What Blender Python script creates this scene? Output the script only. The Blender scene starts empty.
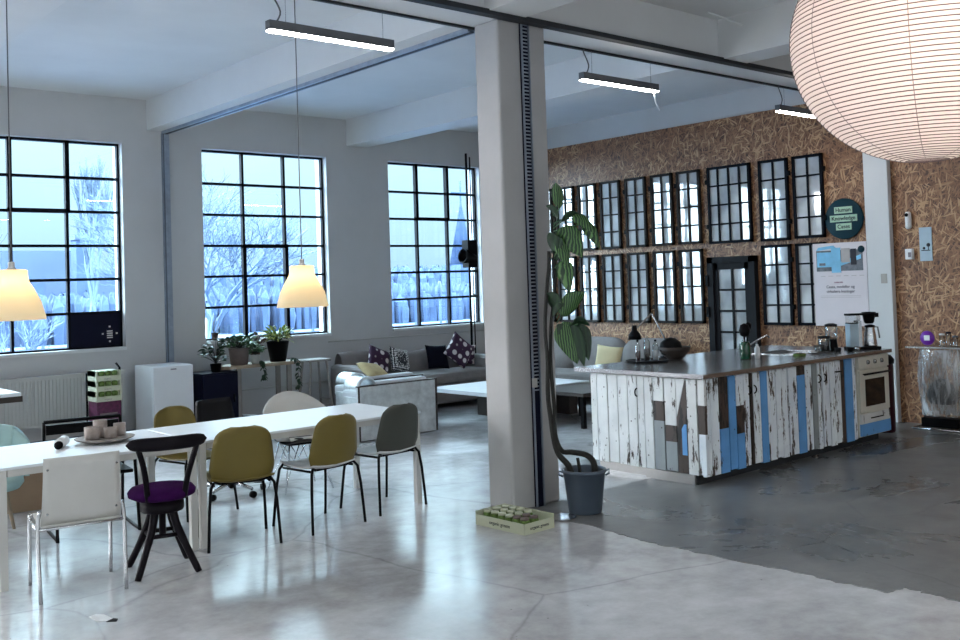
import bpy, bmesh, math, random
from mathutils import Vector, Matrix
random.seed(7)
PI = math.pi
R = math.radians
S = bpy.context.scene
C = S.collection

# ------------------------------------------------------------------ materials
def nodes(name):
    m = bpy.data.materials.new(name); m.use_nodes = True
    nt = m.node_tree; nt.nodes.clear()
    out = nt.nodes.new('ShaderNodeOutputMaterial')
    return m, nt, out
def N(nt, t, **k):
    n = nt.nodes.new(t)
    for a, b in k.items():
        if a in n.inputs: n.inputs[a].default_value = b
        else: setattr(n, a, b)
    return n
def L(nt, a, ao, b, bi): nt.links.new(a.outputs[ao], b.inputs[bi])
def ramp(nt, stops):
    r = nt.nodes.new('ShaderNodeValToRGB'); e = r.color_ramp.elements
    while len(e) < len(stops): e.new(0.5)
    for i, (p, c) in enumerate(stops):
        e[i].position = p; e[i].color = (*c, 1) if len(c) == 3 else c
    return r
def pm(name, rgb, rough=.5, metal=0, var=.08, scale=6, bump=0, coat=0, spec=.5, trans=0):
    """principled with a little procedural variation of colour and roughness"""
    m, nt, out = nodes(name)
    p = N(nt, 'ShaderNodeBsdfPrincipled', Roughness=rough, Metallic=metal)
    p.inputs['Specular IOR Level'].default_value = spec
    p.inputs['Coat Weight'].default_value = coat
    p.inputs['Transmission Weight'].default_value = trans
    tc = N(nt, 'ShaderNodeTexCoord'); no = N(nt, 'ShaderNodeTexNoise', Scale=scale, Detail=5.0, Roughness=.6)
    L(nt, tc, 'Object', no, 'Vector')
    a = tuple(max(0, c*(1-var)) for c in rgb); b = tuple(min(1, c*(1+var)) for c in rgb)
    r = ramp(nt, [(.3, a), (.7, b)]); L(nt, no, 'Fac', r, 'Fac'); L(nt, r, 'Color', p, 'Base Color')
    if bump:
        bp = N(nt, 'ShaderNodeBump', Strength=bump, Distance=.01)
        n2 = N(nt, 'ShaderNodeTexNoise', Scale=scale*8, Detail=3.0); L(nt, tc, 'Object', n2, 'Vector')
        L(nt, n2, 'Fac', bp, 'Height'); L(nt, bp, 'Normal', p, 'Normal')
    L(nt, p, 'BSDF', out, 'Surface'); return m
def emis(name, rgb, s):
    m, nt, out = nodes(name); e = N(nt, 'ShaderNodeEmission', Strength=s); e.inputs[0].default_value = (*rgb, 1)
    L(nt, e, 0, out, 'Surface'); return m

def concrete(name, a, b, c, r0, r1):
    m, nt, out = nodes(name)
    p = N(nt, 'ShaderNodeBsdfPrincipled')
    tc = N(nt, 'ShaderNodeTexCoord')
    n1 = N(nt, 'ShaderNodeTexNoise', Scale=.7, Detail=8.0, Roughness=.62, Distortion=.6); L(nt, tc, 'Object', n1, 'Vector')
    n2 = N(nt, 'ShaderNodeTexNoise', Scale=5.0, Detail=8.0, Roughness=.7); L(nt, tc, 'Object', n2, 'Vector')
    mx = N(nt, 'ShaderNodeMix', data_type='FLOAT'); mx.inputs[0].default_value = .45
    L(nt, n1, 'Fac', mx, 2); L(nt, n2, 'Fac', mx, 3)
    r = ramp(nt, [(.35, a), (.5, b), (.64, c)]); L(nt, mx, 0, r, 'Fac')
    # dark specks and hairline cracks
    v = N(nt, 'ShaderNodeTexVoronoi', Scale=5.0, feature='F1'); L(nt, tc, 'Object', v, 'Vector')
    sp = ramp(nt, [(.012, (.25, .24, .24)), (.035, (1, 1, 1))]); L(nt, v, 'Distance', sp, 'Fac')
    n3 = N(nt, 'ShaderNodeTexNoise', Scale=1.1, Detail=5.0); L(nt, tc, 'Object', n3, 'Vector')
    mp = N(nt, 'ShaderNodeMixRGB'); mp.inputs[0].default_value = .2; L(nt, tc, 'Object', mp, 1); L(nt, n3, 'Color', mp, 2)
    vc = N(nt, 'ShaderNodeTexVoronoi', Scale=.55, feature='DISTANCE_TO_EDGE'); L(nt, mp, 0, vc, 'Vector')
    cr = ramp(nt, [(.0, (.62, .62, .62)), (.006, (1, 1, 1))]); L(nt, vc, 'Distance', cr, 'Fac')
    m1 = N(nt, 'ShaderNodeMixRGB', blend_type='MULTIPLY'); m1.inputs[0].default_value = 1
    L(nt, r, 'Color', m1, 1); L(nt, sp, 'Color', m1, 2)
    m2 = N(nt, 'ShaderNodeMixRGB', blend_type='MULTIPLY'); m2.inputs[0].default_value = .7
    L(nt, m1, 0, m2, 1); L(nt, cr, 'Color', m2, 2); L(nt, m2, 0, p, 'Base Color')
    rr = N(nt, 'ShaderNodeMapRange'); rr.inputs[1].default_value = .35; rr.inputs[2].default_value = .65
    rr.inputs[3].default_value = r0; rr.inputs[4].default_value = r1
    L(nt, n1, 'Fac', rr, 0); L(nt, rr, 0, p, 'Roughness')
    bp = N(nt, 'ShaderNodeBump', Strength=.06, Distance=.02); L(nt, n2, 'Fac', bp, 'Height'); L(nt, bp, 'Normal', p, 'Normal')
    L(nt, p, 'BSDF', out, 'Surface'); return m

def osb():
    m, nt, out = nodes('osb_board')
    p = N(nt, 'ShaderNodeBsdfPrincipled', Roughness=.5)
    tc = N(nt, 'ShaderNodeTexCoord')
    wn = N(nt, 'ShaderNodeTexNoise', Scale=5.0, Detail=1.0); L(nt, tc, 'Object', wn, 'Vector')
    wm = N(nt, 'ShaderNodeVectorMath', operation='MULTIPLY_ADD'); wm.inputs[1].default_value = (.06, .06, .06)
    L(nt, wn, 'Color', wm, 0); L(nt, tc, 'Object', wm, 2)
    last = None
    for k, (ang, sc) in enumerate([(8, 1.0), (52, 1.15), (97, 1.0), (140, 1.2), (75, 1.5)]):
        ro = N(nt, 'ShaderNodeVectorRotate', rotation_type='X_AXIS'); ro.inputs['Angle'].default_value = R(ang); L(nt, wm, 0, ro, 'Vector')
        mp = N(nt, 'ShaderNodeMapping'); mp.inputs['Scale'].default_value = (.01, 10.5*sc, 64*sc); mp.inputs['Location'].default_value = (0, 3.7*k, 1.9*k); L(nt, ro, 'Vector', mp, 'Vector')
        v = N(nt, 'ShaderNodeTexVoronoi', Scale=1.0); L(nt, mp, 'Vector', v, 'Vector')
        sx = N(nt, 'ShaderNodeSeparateColor'); L(nt, v, 'Color', sx, 0)
        if last is None: last = (sx, 0)
        else:
            mx = N(nt, 'ShaderNodeMath', operation='MAXIMUM'); L(nt, last[0], last[1], mx, 0); L(nt, sx, 0, mx, 1); last = (mx, 0)
    big = N(nt, 'ShaderNodeTexNoise', Scale=1.5, Detail=3.0); L(nt, tc, 'Object', big, 'Vector')
    ad = N(nt, 'ShaderNodeMath', operation='MULTIPLY_ADD'); ad.inputs[1].default_value = .25; L(nt, big, 'Fac', ad, 0); L(nt, last[0], last[1], ad, 2)
    r = ramp(nt, [(.55, (.06, .021, .009)), (.80, (.20, .086, .036)), (.97, (.31, .150, .068)), (1.0, (.50, .29, .145))])
    sb = N(nt, 'ShaderNodeMath', operation='SUBTRACT'); sb.inputs[1].default_value = .10; L(nt, ad, 0, sb, 0)
    L(nt, sb, 0, r, 'Fac'); L(nt, r, 'Color', p, 'Base Color')
    bp = N(nt, 'ShaderNodeBump', Strength=.25, Distance=.003); L(nt, sb, 0, bp, 'Height'); L(nt, bp, 'Normal', p, 'Normal')
    L(nt, p, 'BSDF', out, 'Surface'); return m

def chipped(name, paint, amount, wood=(.055, .038, .030), axis=2):
    """old paint over wood, flaked off in streaks along the plank"""
    m, nt, out = nodes(name)
    p = N(nt, 'ShaderNodeBsdfPrincipled', Roughness=.6)
    tc = N(nt, 'ShaderNodeTexCoord')
    mp = N(nt, 'ShaderNodeMapping'); mp.inputs['Scale'].default_value = (14, 14, 3.2); L(nt, tc, 'Object', mp, 'Vector')
    n = N(nt, 'ShaderNodeTexNoise', Scale=1.0, Detail=9.0, Roughness=.72); L(nt, mp, 'Vector', n, 'Vector')
    k = .95-amount
    r = ramp(nt, [(k, (0, 0, 0)), (k+.025, (1, 1, 1))]); L(nt, n, 'Fac', r, 'Fac')
    n2 = N(nt, 'ShaderNodeTexNoise', Scale=4.0, Detail=4.0); L(nt, tc, 'Object', n2, 'Vector')
    pr = ramp(nt, [(.3, tuple(c*.86 for c in paint)), (.7, tuple(min(1, c*1.08) for c in paint))]); L(nt, n2, 'Fac', pr, 'Fac')
    wd = ramp(nt, [(.3, tuple(c*.5 for c in wood)), (.7, tuple(c*1.8 for c in wood))]); L(nt, n2, 'Fac', wd, 'Fac')
    v = N(nt, 'ShaderNodeTexVoronoi', Scale=11.0); L(nt, tc, 'Object', v, 'Vector')
    sp = ramp(nt, [(.07, (1, 1, 1)), (.09, (0, 0, 0))]); L(nt, v, 'Distance', sp, 'Fac')
    mxx = N(nt, 'ShaderNodeMixRGB', blend_type='LIGHTEN'); mxx.inputs[0].default_value = .9
    L(nt, r, 'Color', mxx, 1); L(nt, sp, 'Color', mxx, 2)
    mx = N(nt, 'ShaderNodeMixRGB'); L(nt, mxx, 0, mx, 0); L(nt, pr, 'Color', mx, 1); L(nt, wd, 'Color', mx, 2)
    L(nt, mx, 0, p, 'Base Color'); L(nt, p, 'BSDF', out, 'Surface'); return m

def glassmat(name, tint, gloss=.12, rough=0.0):
    m, nt, out = nodes(name)
    t = N(nt, 'ShaderNodeBsdfTransparent'); t.inputs[0].default_value = (*tint, 1)
    g = N(nt, 'ShaderNodeBsdfGlossy', Roughness=rough)
    lw = N(nt, 'ShaderNodeLayerWeight', Blend=.25)
    mr = N(nt, 'ShaderNodeMapRange'); mr.inputs[3].default_value = gloss; mr.inputs[4].default_value = .8
    L(nt, lw, 'Fresnel', mr, 0)
    mx = N(nt, 'ShaderNodeMixShader'); L(nt, mr, 0, mx, 0); L(nt, t, 0, mx, 1); L(nt, g, 0, mx, 2)
    L(nt, mx, 0, out, 'Surface'); return m

def bagmat():
    m, nt, out = nodes('thin_plastic_bag')
    t = N(nt, 'ShaderNodeBsdfTransparent'); d = N(nt, 'ShaderNodeBsdfDiffuse'); g = N(nt, 'ShaderNodeBsdfGlossy', Roughness=.15)
    t.inputs[0].default_value = (.9, .9, .9, 1); d.inputs[0].default_value = (.75, .76, .78, 1)
    tc = N(nt, 'ShaderNodeTexCoord'); mp = N(nt, 'ShaderNodeMapping'); mp.inputs['Scale'].default_value = (14, 14, 3); L(nt, tc, 'Object', mp, 'Vector')
    n = N(nt, 'ShaderNodeTexNoise', Scale=1.0, Detail=3.0, Distortion=1.5); L(nt, mp, 'Vector', n, 'Vector')
    r = ramp(nt, [(.4, (.06, .06, .06)), (.66, (.5, .5, .5))]); L(nt, n, 'Fac', r, 'Fac')
    a = N(nt, 'ShaderNodeMixShader'); L(nt, r, 'Color', a, 0); L(nt, t, 0, a, 1); L(nt, d, 0, a, 2)
    b = N(nt, 'ShaderNodeMixShader'); b.inputs[0].default_value = .12; L(nt, a, 0, b, 1); L(nt, g, 0, b, 2)
    bp = N(nt, 'ShaderNodeBump', Strength=.5, Distance=.02); L(nt, n, 'Fac', bp, 'Height'); L(nt, bp, 'Normal', g, 'Normal')
    L(nt, b, 0, out, 'Surface'); return m
def wallglass():
    """old wired panes hung in front of pale board: half mirror, half grey"""
    m, nt, out = nodes('old_pane')
    p = N(nt, 'ShaderNodeBsdfPrincipled', Roughness=.45)
    tc = N(nt, 'ShaderNodeTexCoord'); no = N(nt, 'ShaderNodeTexNoise', Scale=2.2, Detail=3.0); L(nt, tc, 'Object', no, 'Vector')
    r = ramp(nt, [(.35, (.36, .38, .40)), (.65, (.74, .76, .78))]); L(nt, no, 'Fac', r, 'Fac'); L(nt, r, 'Color', p, 'Base Color')
    g = N(nt, 'ShaderNodeBsdfGlossy', Roughness=.03)
    bp = N(nt, 'ShaderNodeBump', Strength=.05, Distance=.01); n2 = N(nt, 'ShaderNodeTexNoise', Scale=3.0, Detail=2.0)
    L(nt, tc, 'Object', n2, 'Vector'); L(nt, n2, 'Fac', bp, 'Height'); L(nt, bp, 'Normal', g, 'Normal')
    mx = N(nt, 'ShaderNodeMixShader'); mx.inputs[0].default_value = .36
    L(nt, p, 0, mx, 1); L(nt, g, 0, mx, 2); L(nt, mx, 0, out, 'Surface'); return m

def paper(name, rgb, fac=.55):
    m, nt, out = nodes(name)
    d = N(nt, 'ShaderNodeBsdfDiffuse'); t = N(nt, 'ShaderNodeBsdfTranslucent')
    d.inputs[0].default_value = (*rgb, 1); t.inputs[0].default_value = (*rgb, 1)
    mx = N(nt, 'ShaderNodeMixShader'); mx.inputs[0].default_value = fac
    L(nt, d, 0, mx, 1); L(nt, t, 0, mx, 2); L(nt, mx, 0, out, 'Surface'); return m

def leafmat(name, a, b, scale=9):
    m, nt, out = nodes(name)
    p = N(nt, 'ShaderNodeBsdfPrincipled', Roughness=.38)
    tc = N(nt, 'ShaderNodeTexCoord'); w = N(nt, 'ShaderNodeTexWave', Scale=scale, Distortion=3.0, Detail=2.0)
    L(nt, tc, 'Object', w, 'Vector'); r = ramp(nt, [(.4, a), (.9, b)]); L(nt, w, 'Fac', r, 'Fac'); L(nt, r, 'Color', p, 'Base Color')
    L(nt, p, 0, out, 'Surface'); return m

def check(name, a, b, sc):
    m, nt, out = nodes(name)
    p = N(nt, 'ShaderNodeBsdfPrincipled', Roughness=.9)
    tc = N(nt, 'ShaderNodeTexCoord'); v = N(nt, 'ShaderNodeTexVoronoi', Scale=sc); L(nt, tc, 'Object', v, 'Vector')
    v.inputs['Randomness'].default_value = .3
    r = ramp(nt, [(.40, b), (.46, a)]); L(nt, v, 'Distance', r, 'Fac'); L(nt, r, 'Color', p, 'Base Color')
    L(nt, p, 0, out, 'Surface'); return m

M = {}
M['wall'] = pm('painted_plaster', (.55, .55, .55), .8, var=.04, scale=1.5, bump=.05)
M['beam'] = pm('painted_beam', (.66, .67, .67), .75, var=.03, scale=2)
M['colpaint'] = pm('column_paint', (.42, .415, .41), .7, var=.06, scale=3, bump=.05)
M['ceil'] = pm('painted_ceiling', (.66, .67, .67), .85, var=.05, scale=1.0)
M['floor'] = concrete('worn_painted_concrete', (.33, .325, .33), (.48, .48, .49), (.61, .615, .63), .09, .26)
M['floor2'] = concrete('dark_polished_concrete', (.10, .105, .108), (.155, .16, .163), (.22, .225, .225), .22, .45)
M['osb'] = osb()
M['steelrail'] = pm('galvanised_rail', (.30, .35, .42), .45, .5, var=.15, scale=10)
M['darkrail'] = pm('dark_rail', (.03, .033, .037), .6, spec=.2)
M['sash'] = pm('dark_window_steel', (.005, .006, .010), .5, spec=.06)
M['oldsash'] = pm('weathered_window_steel', (.028, .024, .022), .7, var=.35, scale=14, spec=.15)
M['dgrey'] = pm('dark_grey_paint', (.014, .014, .016), .55, spec=.1)
M['white'] = pm('white_lacquer', (.78, .79, .80), .35, var=.02)
M['offwhite'] = pm('grey_white_plastic', (.60, .59, .56), .45, var=.03)
M['tablew'] = pm('white_table_top', (.82, .86, .90), .28, var=.02)
M['black'] = pm('black_paint', (.005, .005, .006), .45, spec=.07)
M['blackw'] = pm('black_stained_wood', (.006, .004, .007), .42, spec=.12)
M['chrome'] = pm('chrome', (.62, .63, .65), .18, 1, var=.04)
M['steel'] = pm('brushed_steel', (.42, .43, .44), .27, 1, var=.08, scale=20)
M['olive'] = pm('olive_plastic', (.17, .125, .022), .5, var=.04)
M['greygreen'] = pm('grey_green_plastic', (.055, .058, .048), .6, var=.04)
M['seatpad'] = pm('pale_seat', (.62, .62, .62), .5)
M['purple'] = pm('purple_velvet', (.035, .004, .055), .9, var=.15, scale=12, spec=.1)
M['aqua'] = pm('aqua_fabric', (.38, .56, .55), .8, var=.08)
M['silver'] = pm('hammered_zinc', (.66, .70, .71), .4, .4, var=.22, scale=9, bump=.35)
M['sofag'] = pm('grey_sofa_fabric', (.22, .20, .195), .95, var=.1, scale=10, bump=.2)
M['whitef'] = pm('white_fabric', (.62, .63, .66), .9, var=.05)
M['mustard'] = pm('mustard_fabric', (.50, .39, .20), .9, var=.12, scale=16)
M['yellowf'] = pm('yellow_fabric', (.72, .60, .36), .9, var=.06)
M['navyf'] = pm('dark_navy_fabric', (.006, .007, .015), .9, spec=.1)
M['patch1'] = check('patchwork_fabric', (.05, .02, .05), (.72, .66, .66), 9)
M['patch2'] = check('speckled_fabric', (.03, .03, .035), (.75, .74, .72), 38)
M['stone'] = pm('brown_stoneware', (.17, .13, .12), .7, var=.15, scale=12)
M['terra'] = pm('dark_terracotta', (.10, .055, .045), .7)
M['wood'] = pm('raw_wood', (.36, .28, .20), .6, var=.2, scale=8)
M['dwood'] = pm('dark_wood', (.028, .018, .014), .5, var=.25, scale=9)
M['greywood'] = pm('greyed_wood', (.27, .25, .23), .7, var=.15, scale=9)
M['soil'] = pm('potting_soil', (.03, .022, .016), .95, var=.4, scale=40)
M['leaf'] = leafmat('dark_leaf', (.006, .028, .010), (.015, .05, .016), 14)
M['leafv'] = leafmat('variegated_leaf', (.006, .034, .010), (.10, .22, .06), 22)
M['leafy'] = leafmat('yellow_leaf', (.10, .20, .03), (.55, .55, .16), 10)
M['leafg'] = leafmat('mid_green_leaf', (.03, .10, .04), (.13, .25, .12), 12)
M['leafr'] = leafmat('reddish_leaf', (.13, .085, .07), (.26, .19, .16), 12)
M['stem'] = pm('plant_stem', (.014, .014, .011), .7, var=.5, scale=30)
M['bucket'] = pm('slate_bucket', (.075, .10, .135), .42, var=.05)
M['navy'] = pm('navy_paint', (.003, .004, .016), .5, spec=.12)
M['maroon'] = pm('maroon_print', (.085, .006, .045), .5, var=.5, scale=30)
M['carton'] = pm('pale_green_carton', (.50, .52, .38), .6, var=.06)
M['card'] = pm('brown_cardboard', (.30, .20, .13), .8, var=.08)
M['green'] = pm('herb_green', (.10, .17, .03), .6, var=.4, scale=40)
M['ovenw'] = pm('cream_enamel', (.66, .64, .56), .28, var=.02)
M['ovenglass'] = pm('oven_glass', (.008, .008, .009), .08)
M['label'] = pm('pale_green_label', (.42, .62, .45), .6)
M['teal'] = pm('petrol_sign', (.004, .032, .047), .5, var=.04, spec=.2)
M['ink'] = pm('dark_ink', (.02, .02, .03), .7)
M['inkg'] = pm('grey_ink', (.22, .20, .22), .8)
M['inkp'] = pm('plum_ink', (.25, .04, .10), .8)
M['posterw'] = pm('poster_paper', (.70, .64, .66), .55, var=.02)
M['pblue'] = pm('poster_blue', (.20, .52, .75), .5, var=.15)
M['pgrey'] = pm('poster_grey', (.13, .14, .16), .5, var=.4, scale=20)
M['pbeige'] = pm('poster_beige', (.42, .38, .36), .5, var=.15)
M['cardblue'] = pm('pale_blue_card', (.40, .52, .60), .5, var=.1)
M['socket'] = pm('grey_switch', (.38, .36, .33), .5)
M['ppurple'] = pm('bright_purple', (.14, .01, .30), .35)
M['redapp'] = pm('deep_red', (.028, .004, .008), .4, spec=.2)
M['bottle'] = pm('green_bottle_glass', (.004, .055, .025), .08, coat=.5, var=.05)
M['clear'] = glassmat('clear_glass', (.86, .88, .88), .10)
M['bag'] = bagmat()
M['pane'] = glassmat('window_pane', (.80, .93, 1.0), .03)
M['old'] = wallglass()
M['led'] = emis('led_diffuser', (1.0, .96, .92), 36)
M['shade'] = paper('cream_shade', (.88, .78, .58))
M['rice'] = paper('rice_paper', (.84, .77, .74), .5)
M['bulb'] = emis('warm_bulb', (1.0, .72, .36), 22)
M['bulb2'] = emis('warm_bulb_dim', (1.0, .80, .62), 50)
M['wire'] = pm('grey_cord', (.10, .10, .10), .6)
M['rib'] = pm('lantern_rib', (.10, .065, .07), .8)
M['housing'] = pm('grey_lamp_housing', (.10, .105, .115), .5)
M['mug'] = pm('grey_stoneware_mug', (.34, .29, .27), .7, var=.2, scale=20)
M['bark'] = pm('haze_blue_bark', (.09, .125, .18), .9)  # blue distance haze mixed into the bark colour
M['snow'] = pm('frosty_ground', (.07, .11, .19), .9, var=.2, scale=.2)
M['far'] = pm('haze_blue_facade', (.05, .07, .12), .9, var=.1, scale=.4)  # facade colour shifted towards blue as painted haze
M['hedge'] = pm('haze_blue_wood', (.038, .062, .12), .95, var=.3, scale=.5)  # bluish haze painted into the colour of the far woods
M['radiator'] = pm('radiator_enamel', (.52, .52, .50), .5, var=.02)
M['base'] = pm('blue_grey_baseboard', (.10, .125, .16), .6, var=.1)
M['pw'] = chipped('chipped_white_paint', (.72, .73, .72), .365)
M['pw2'] = chipped('skylit_worn_white_paint', (.84, .90, .99), .40)  # worn white, brightened and blued to carry window light on the island front
M['pb'] = chipped('chipped_blue_paint', (.13, .36, .72), .33)
M['pg'] = chipped('chipped_grey_paint', (.30, .33, .34), .30)
M['pbr'] = chipped('bare_brown_wood', (.065, .043, .034), .43, wood=(.012, .009, .008))
M['worktop'] = pm('dark_steel_worktop', (.40, .405, .42), .22, .85, var=.1, scale=5)
M['plinth'] = pm('plinth_steel', (.33, .32, .31), .35, .6)

# ------------------------------------------------------------------ mesh building
class MB:
    def __init__(s): s.bm = bmesh.new(); s.mi = 0
    def _fin(s, geom):
        for f in geom: f.material_index = s.mi
    def m(s, i): s.mi = i; return s
    def verts(s, vs, fs, smooth=False):
        bv = [s.bm.verts.new(v) for v in vs]
        for f in fs:
            try:
                fc = s.bm.faces.new([bv[i] for i in f]); fc.material_index = s.mi; fc.smooth = smooth
            except ValueError: pass
        return s
    def box(s, x0, x1, y0, y1, z0, z1, mat=None):
        x0, x1 = sorted((x0, x1)); y0, y1 = sorted((y0, y1)); z0, z1 = sorted((z0, z1))
        vs = [Vector(v) for v in ((x0,y0,z0),(x1,y0,z0),(x1,y1,z0),(x0,y1,z0),(x0,y0,z1),(x1,y0,z1),(x1,y1,z1),(x0,y1,z1))]
        if mat: vs = [mat @ v for v in vs]
        return s.verts(vs, ((0,3,2,1),(4,5,6,7),(0,1,5,4),(1,2,6,5),(2,3,7,6),(3,0,4,7)))
    def prism(s, pts, h, mat=None):
        """polygon (2D list, ccw) extruded along local z from 0 to h, then transformed"""
        n = len(pts); mat = mat or Matrix()
        vs = [mat @ Vector((x, y, 0)) for x, y in pts]+[mat @ Vector((x, y, h)) for x, y in pts]
        return s.verts(vs, [tuple(range(n))[::-1], tuple(range(n, 2*n))]+[(i, (i+1) % n, n+(i+1) % n, n+i) for i in range(n)])
    def tube(s, pts, r, n=8, cap=True, smooth=True):
        pts = [Vector(p) for p in pts]; rs = r if isinstance(r, (list, tuple)) else [r]*len(pts)
        vs = []; up = None
        for i, p in enumerate(pts):
            a = pts[max(i-1, 0)]; b = pts[min(i+1, len(pts)-1)]; d = (b-a).normalized()
            if up is None: up = Vector((0, 0, 1)) if abs(d.z) < .9 else Vector((1, 0, 0))
            u = d.cross(up); u = u.normalized() if u.length > 1e-6 else d.orthogonal().normalized()
            up = u.cross(d).normalized()
            for k in range(n):
                t = 2*PI*k/n; vs.append(p+(u*math.cos(t)+up*math.sin(t))*rs[i])
        fs = [(i*n+k, i*n+(k+1) % n, (i+1)*n+(k+1) % n, (i+1)*n+k) for i in range(len(pts)-1) for k in range(n)]
        if cap: fs += [tuple(range(n))[::-1], tuple(range((len(pts)-1)*n, len(pts)*n))]
        return s.verts(vs, fs, smooth)
    def lathe(s, prof, n=24, mat=None, cap=True, sx=1, sy=1):
        mat = mat or Matrix()
        vs = [mat @ Vector((r*math.cos(2*PI*k/n)*sx, r*math.sin(2*PI*k/n)*sy, z)) for r, z in prof for k in range(n)]
        fs = [(i*n+k, i*n+(k+1) % n, (i+1)*n+(k+1) % n, (i+1)*n+k) for i in range(len(prof)-1) for k in range(n)]
        if cap:
            if prof[0][0] > 1e-4: fs.append(tuple(range(n))[::-1])
            if prof[-1][0] > 1e-4: fs.append(tuple(range((len(prof)-1)*n, len(prof)*n)))
        return s.verts(vs, fs, True)
    def grid(s, fn, nu, nv, thick=0, smooth=True):
        """surface fn(u,v), u,v in 0..1, given thickness"""
        P = [[Vector(fn(i/nu, j/nv)) for j in range(nv+1)] for i in range(nu+1)]
        vs = [p for row in P for p in row]; q = nv+1
        fs = [(i*q+j, (i+1)*q+j, (i+1)*q+j+1, i*q+j+1) for i in range(nu) for j in range(nv)]
        if thick:
            back = []
            for i in range(nu+1):
                for j in range(nv+1):
                    du = P[min(i+1, nu)][j]-P[max(i-1, 0)][j]; dv = P[i][min(j+1, nv)]-P[i][max(j-1, 0)]
                    nn = du.cross(dv); nn = nn.normalized() if nn.length > 1e-9 else Vector((0, 0, 1))
                    back.append(P[i][j]-nn*thick)
            o = len(vs); vs += back
            fs += [(o+a, o+d, o+c, o+b) for a, b, c, d in fs[:nu*nv]]
            for i in range(nu):
                fs.append((i*q, o+i*q, o+(i+1)*q, (i+1)*q)); fs.append((i*q+nv, (i+1)*q+nv, o+(i+1)*q+nv, o+i*q+nv))
            for j in range(nv):
                fs.append((j, j+1, o+j+1, o+j)); a = nu*q+j; fs.append((a, o+a, o+a+1, a+1))
        return s.verts(vs, fs, smooth)
    def build(s, name, mats, parent=None, bevel=0, loc=None, fix=True):
        if fix: bmesh.ops.recalc_face_normals(s.bm, faces=s.bm.faces)
        me = bpy.data.meshes.new(name); s.bm.to_mesh(me); s.bm.free()
        if not isinstance(mats, (list, tuple)): mats = [mats]
        for k in mats: me.materials.append(M[k] if isinstance(k, str) else k)
        o = bpy.data.objects.new(name, me); C.objects.link(o)
        if parent: o.parent = parent
        if loc is not None: o.location = loc
        if bevel:
            b = o.modifiers.new('bevel', 'BEVEL'); b.width = bevel; b.segments = 2; b.limit_method = 'ANGLE'; b.angle_limit = R(40)
        return o

def thing(name, label, cat, loc=(0, 0, 0), rz=0, group=None):
    o = bpy.data.objects.new(name, None); C.objects.link(o); o.empty_display_size = .1
    o.location = loc; o.rotation_euler = (0, 0, rz); o['label'] = label; o['category'] = cat
    if group: o['group'] = group
    return o
def tag(o, label, cat, group=None, kind=None):
    o['label'] = label; o['category'] = cat
    if group: o['group'] = group
    if kind: o['kind'] = kind
    return o
def struct(o, label=None):
    o['kind'] = 'structure'
    if label: o['label'] = label
    return o
def copy_tree(o, parent=None):
    c = o.copy(); C.objects.link(c); c.parent = parent
    for ch in list(o.children): copy_tree(ch, c)
    return c
def arc(p0, p1, p2, n=6):
    p0, p1, p2 = Vector(p0), Vector(p1), Vector(p2)
    return [p0*(1-t)**2+p1*2*t*(1-t)+p2*t*t for t in [i/n for i in range(n+1)]]
def smoothpath(pts, n=4):
    P = [Vector(p) for p in pts]; out = []
    for i in range(len(P)-1):
        a, b, c, d = P[max(i-1, 0)], P[i], P[i+1], P[min(i+2, len(P)-1)]
        for k in range(n):
            t = k/n
            out.append(.5*((2*b)+(c-a)*t+(2*a-5*b+4*c-d)*t*t+(3*b-a-3*c+d)*t**3))
    out.append(P[-1]); return out
def text(name, body, size, mat, matrix, parent, depth=.001, align='CENTER', bold=0, sx=1):
    cu = bpy.data.curves.new('t', 'FONT'); cu.body = body; cu.size = size; cu.extrude = depth; cu.align_x = align; cu.align_y = 'CENTER'
    cu.offset = bold
    t = bpy.data.objects.new('t', cu); C.objects.link(t)
    bpy.context.view_layer.update()
    me = bpy.data.meshes.new_from_object(t.evaluated_get(bpy.context.evaluated_depsgraph_get()))
    bpy.data.objects.remove(t); me.materials.clear(); me.materials.append(M[mat])
    me.transform(matrix @ Matrix.Diagonal((sx, 1, 1, 1)))
    me.name = name
    o = bpy.data.objects.new(name, me); C.objects.link(o); o.parent = parent; return o
def onwall(x, y, z):      # writing that reads from the room on a wall facing -X
    return Matrix(((0, 0, -1, x), (-1, 0, 0, y), (0, 1, 0, z), (0, 0, 0, 1)))
def facing_y(x, y, z):    # writing that reads from the room on a face turned to -Y
    return Matrix(((1, 0, 0, x), (0, 0, -1, y), (0, 1, 0, z), (0, 0, 0, 1)))

# ------------------------------------------------------------------ setting
CZ = 4.18; WY = 12.0; WX = 11.1; XL = -7.0; YN = -5.0
struct(MB().box(XL-.3, WX+.3, YN-.3, WY+.3, -.2, 0).build('floor', 'floor'), 'worn light grey concrete floor with scuffs')
E2 = [(5.17, 5.62), (5.16, 4.81), (5.10, 4.3), (5.12, 3.9), (5.16, 3.2), (5.15, 2.71), (5.31, 2.67), (5.27, 2.36), (5.3, 1.6), (5.28, .6), (5.3, -5), (11.1, -5), (11.1, 5.72), (6.9, 5.66)]
pp = []
for i, (x, y) in enumerate(E2):
    x2, y2 = E2[(i+1) % len(E2)]; n = 12 if i < 9 or i > 11 else 1
    for k in range(n):
        t = k/n; j = .018 if (i < 9 and k) else 0
        pp.append((x+(x2-x)*t+random.uniform(-j, j), y+(y2-y)*t+random.uniform(-j, j)*.5))
struct(MB().prism(pp[::-1], .004, Matrix.Translation((0, 0, 0))).build('floor', 'floor2'), 'darker polished concrete floor area around the kitchen island')
struct(MB().box(XL-.3, WX+.3, YN-.3, WY+.3, CZ, CZ+.2).build('ceiling', 'ceil'))

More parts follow.
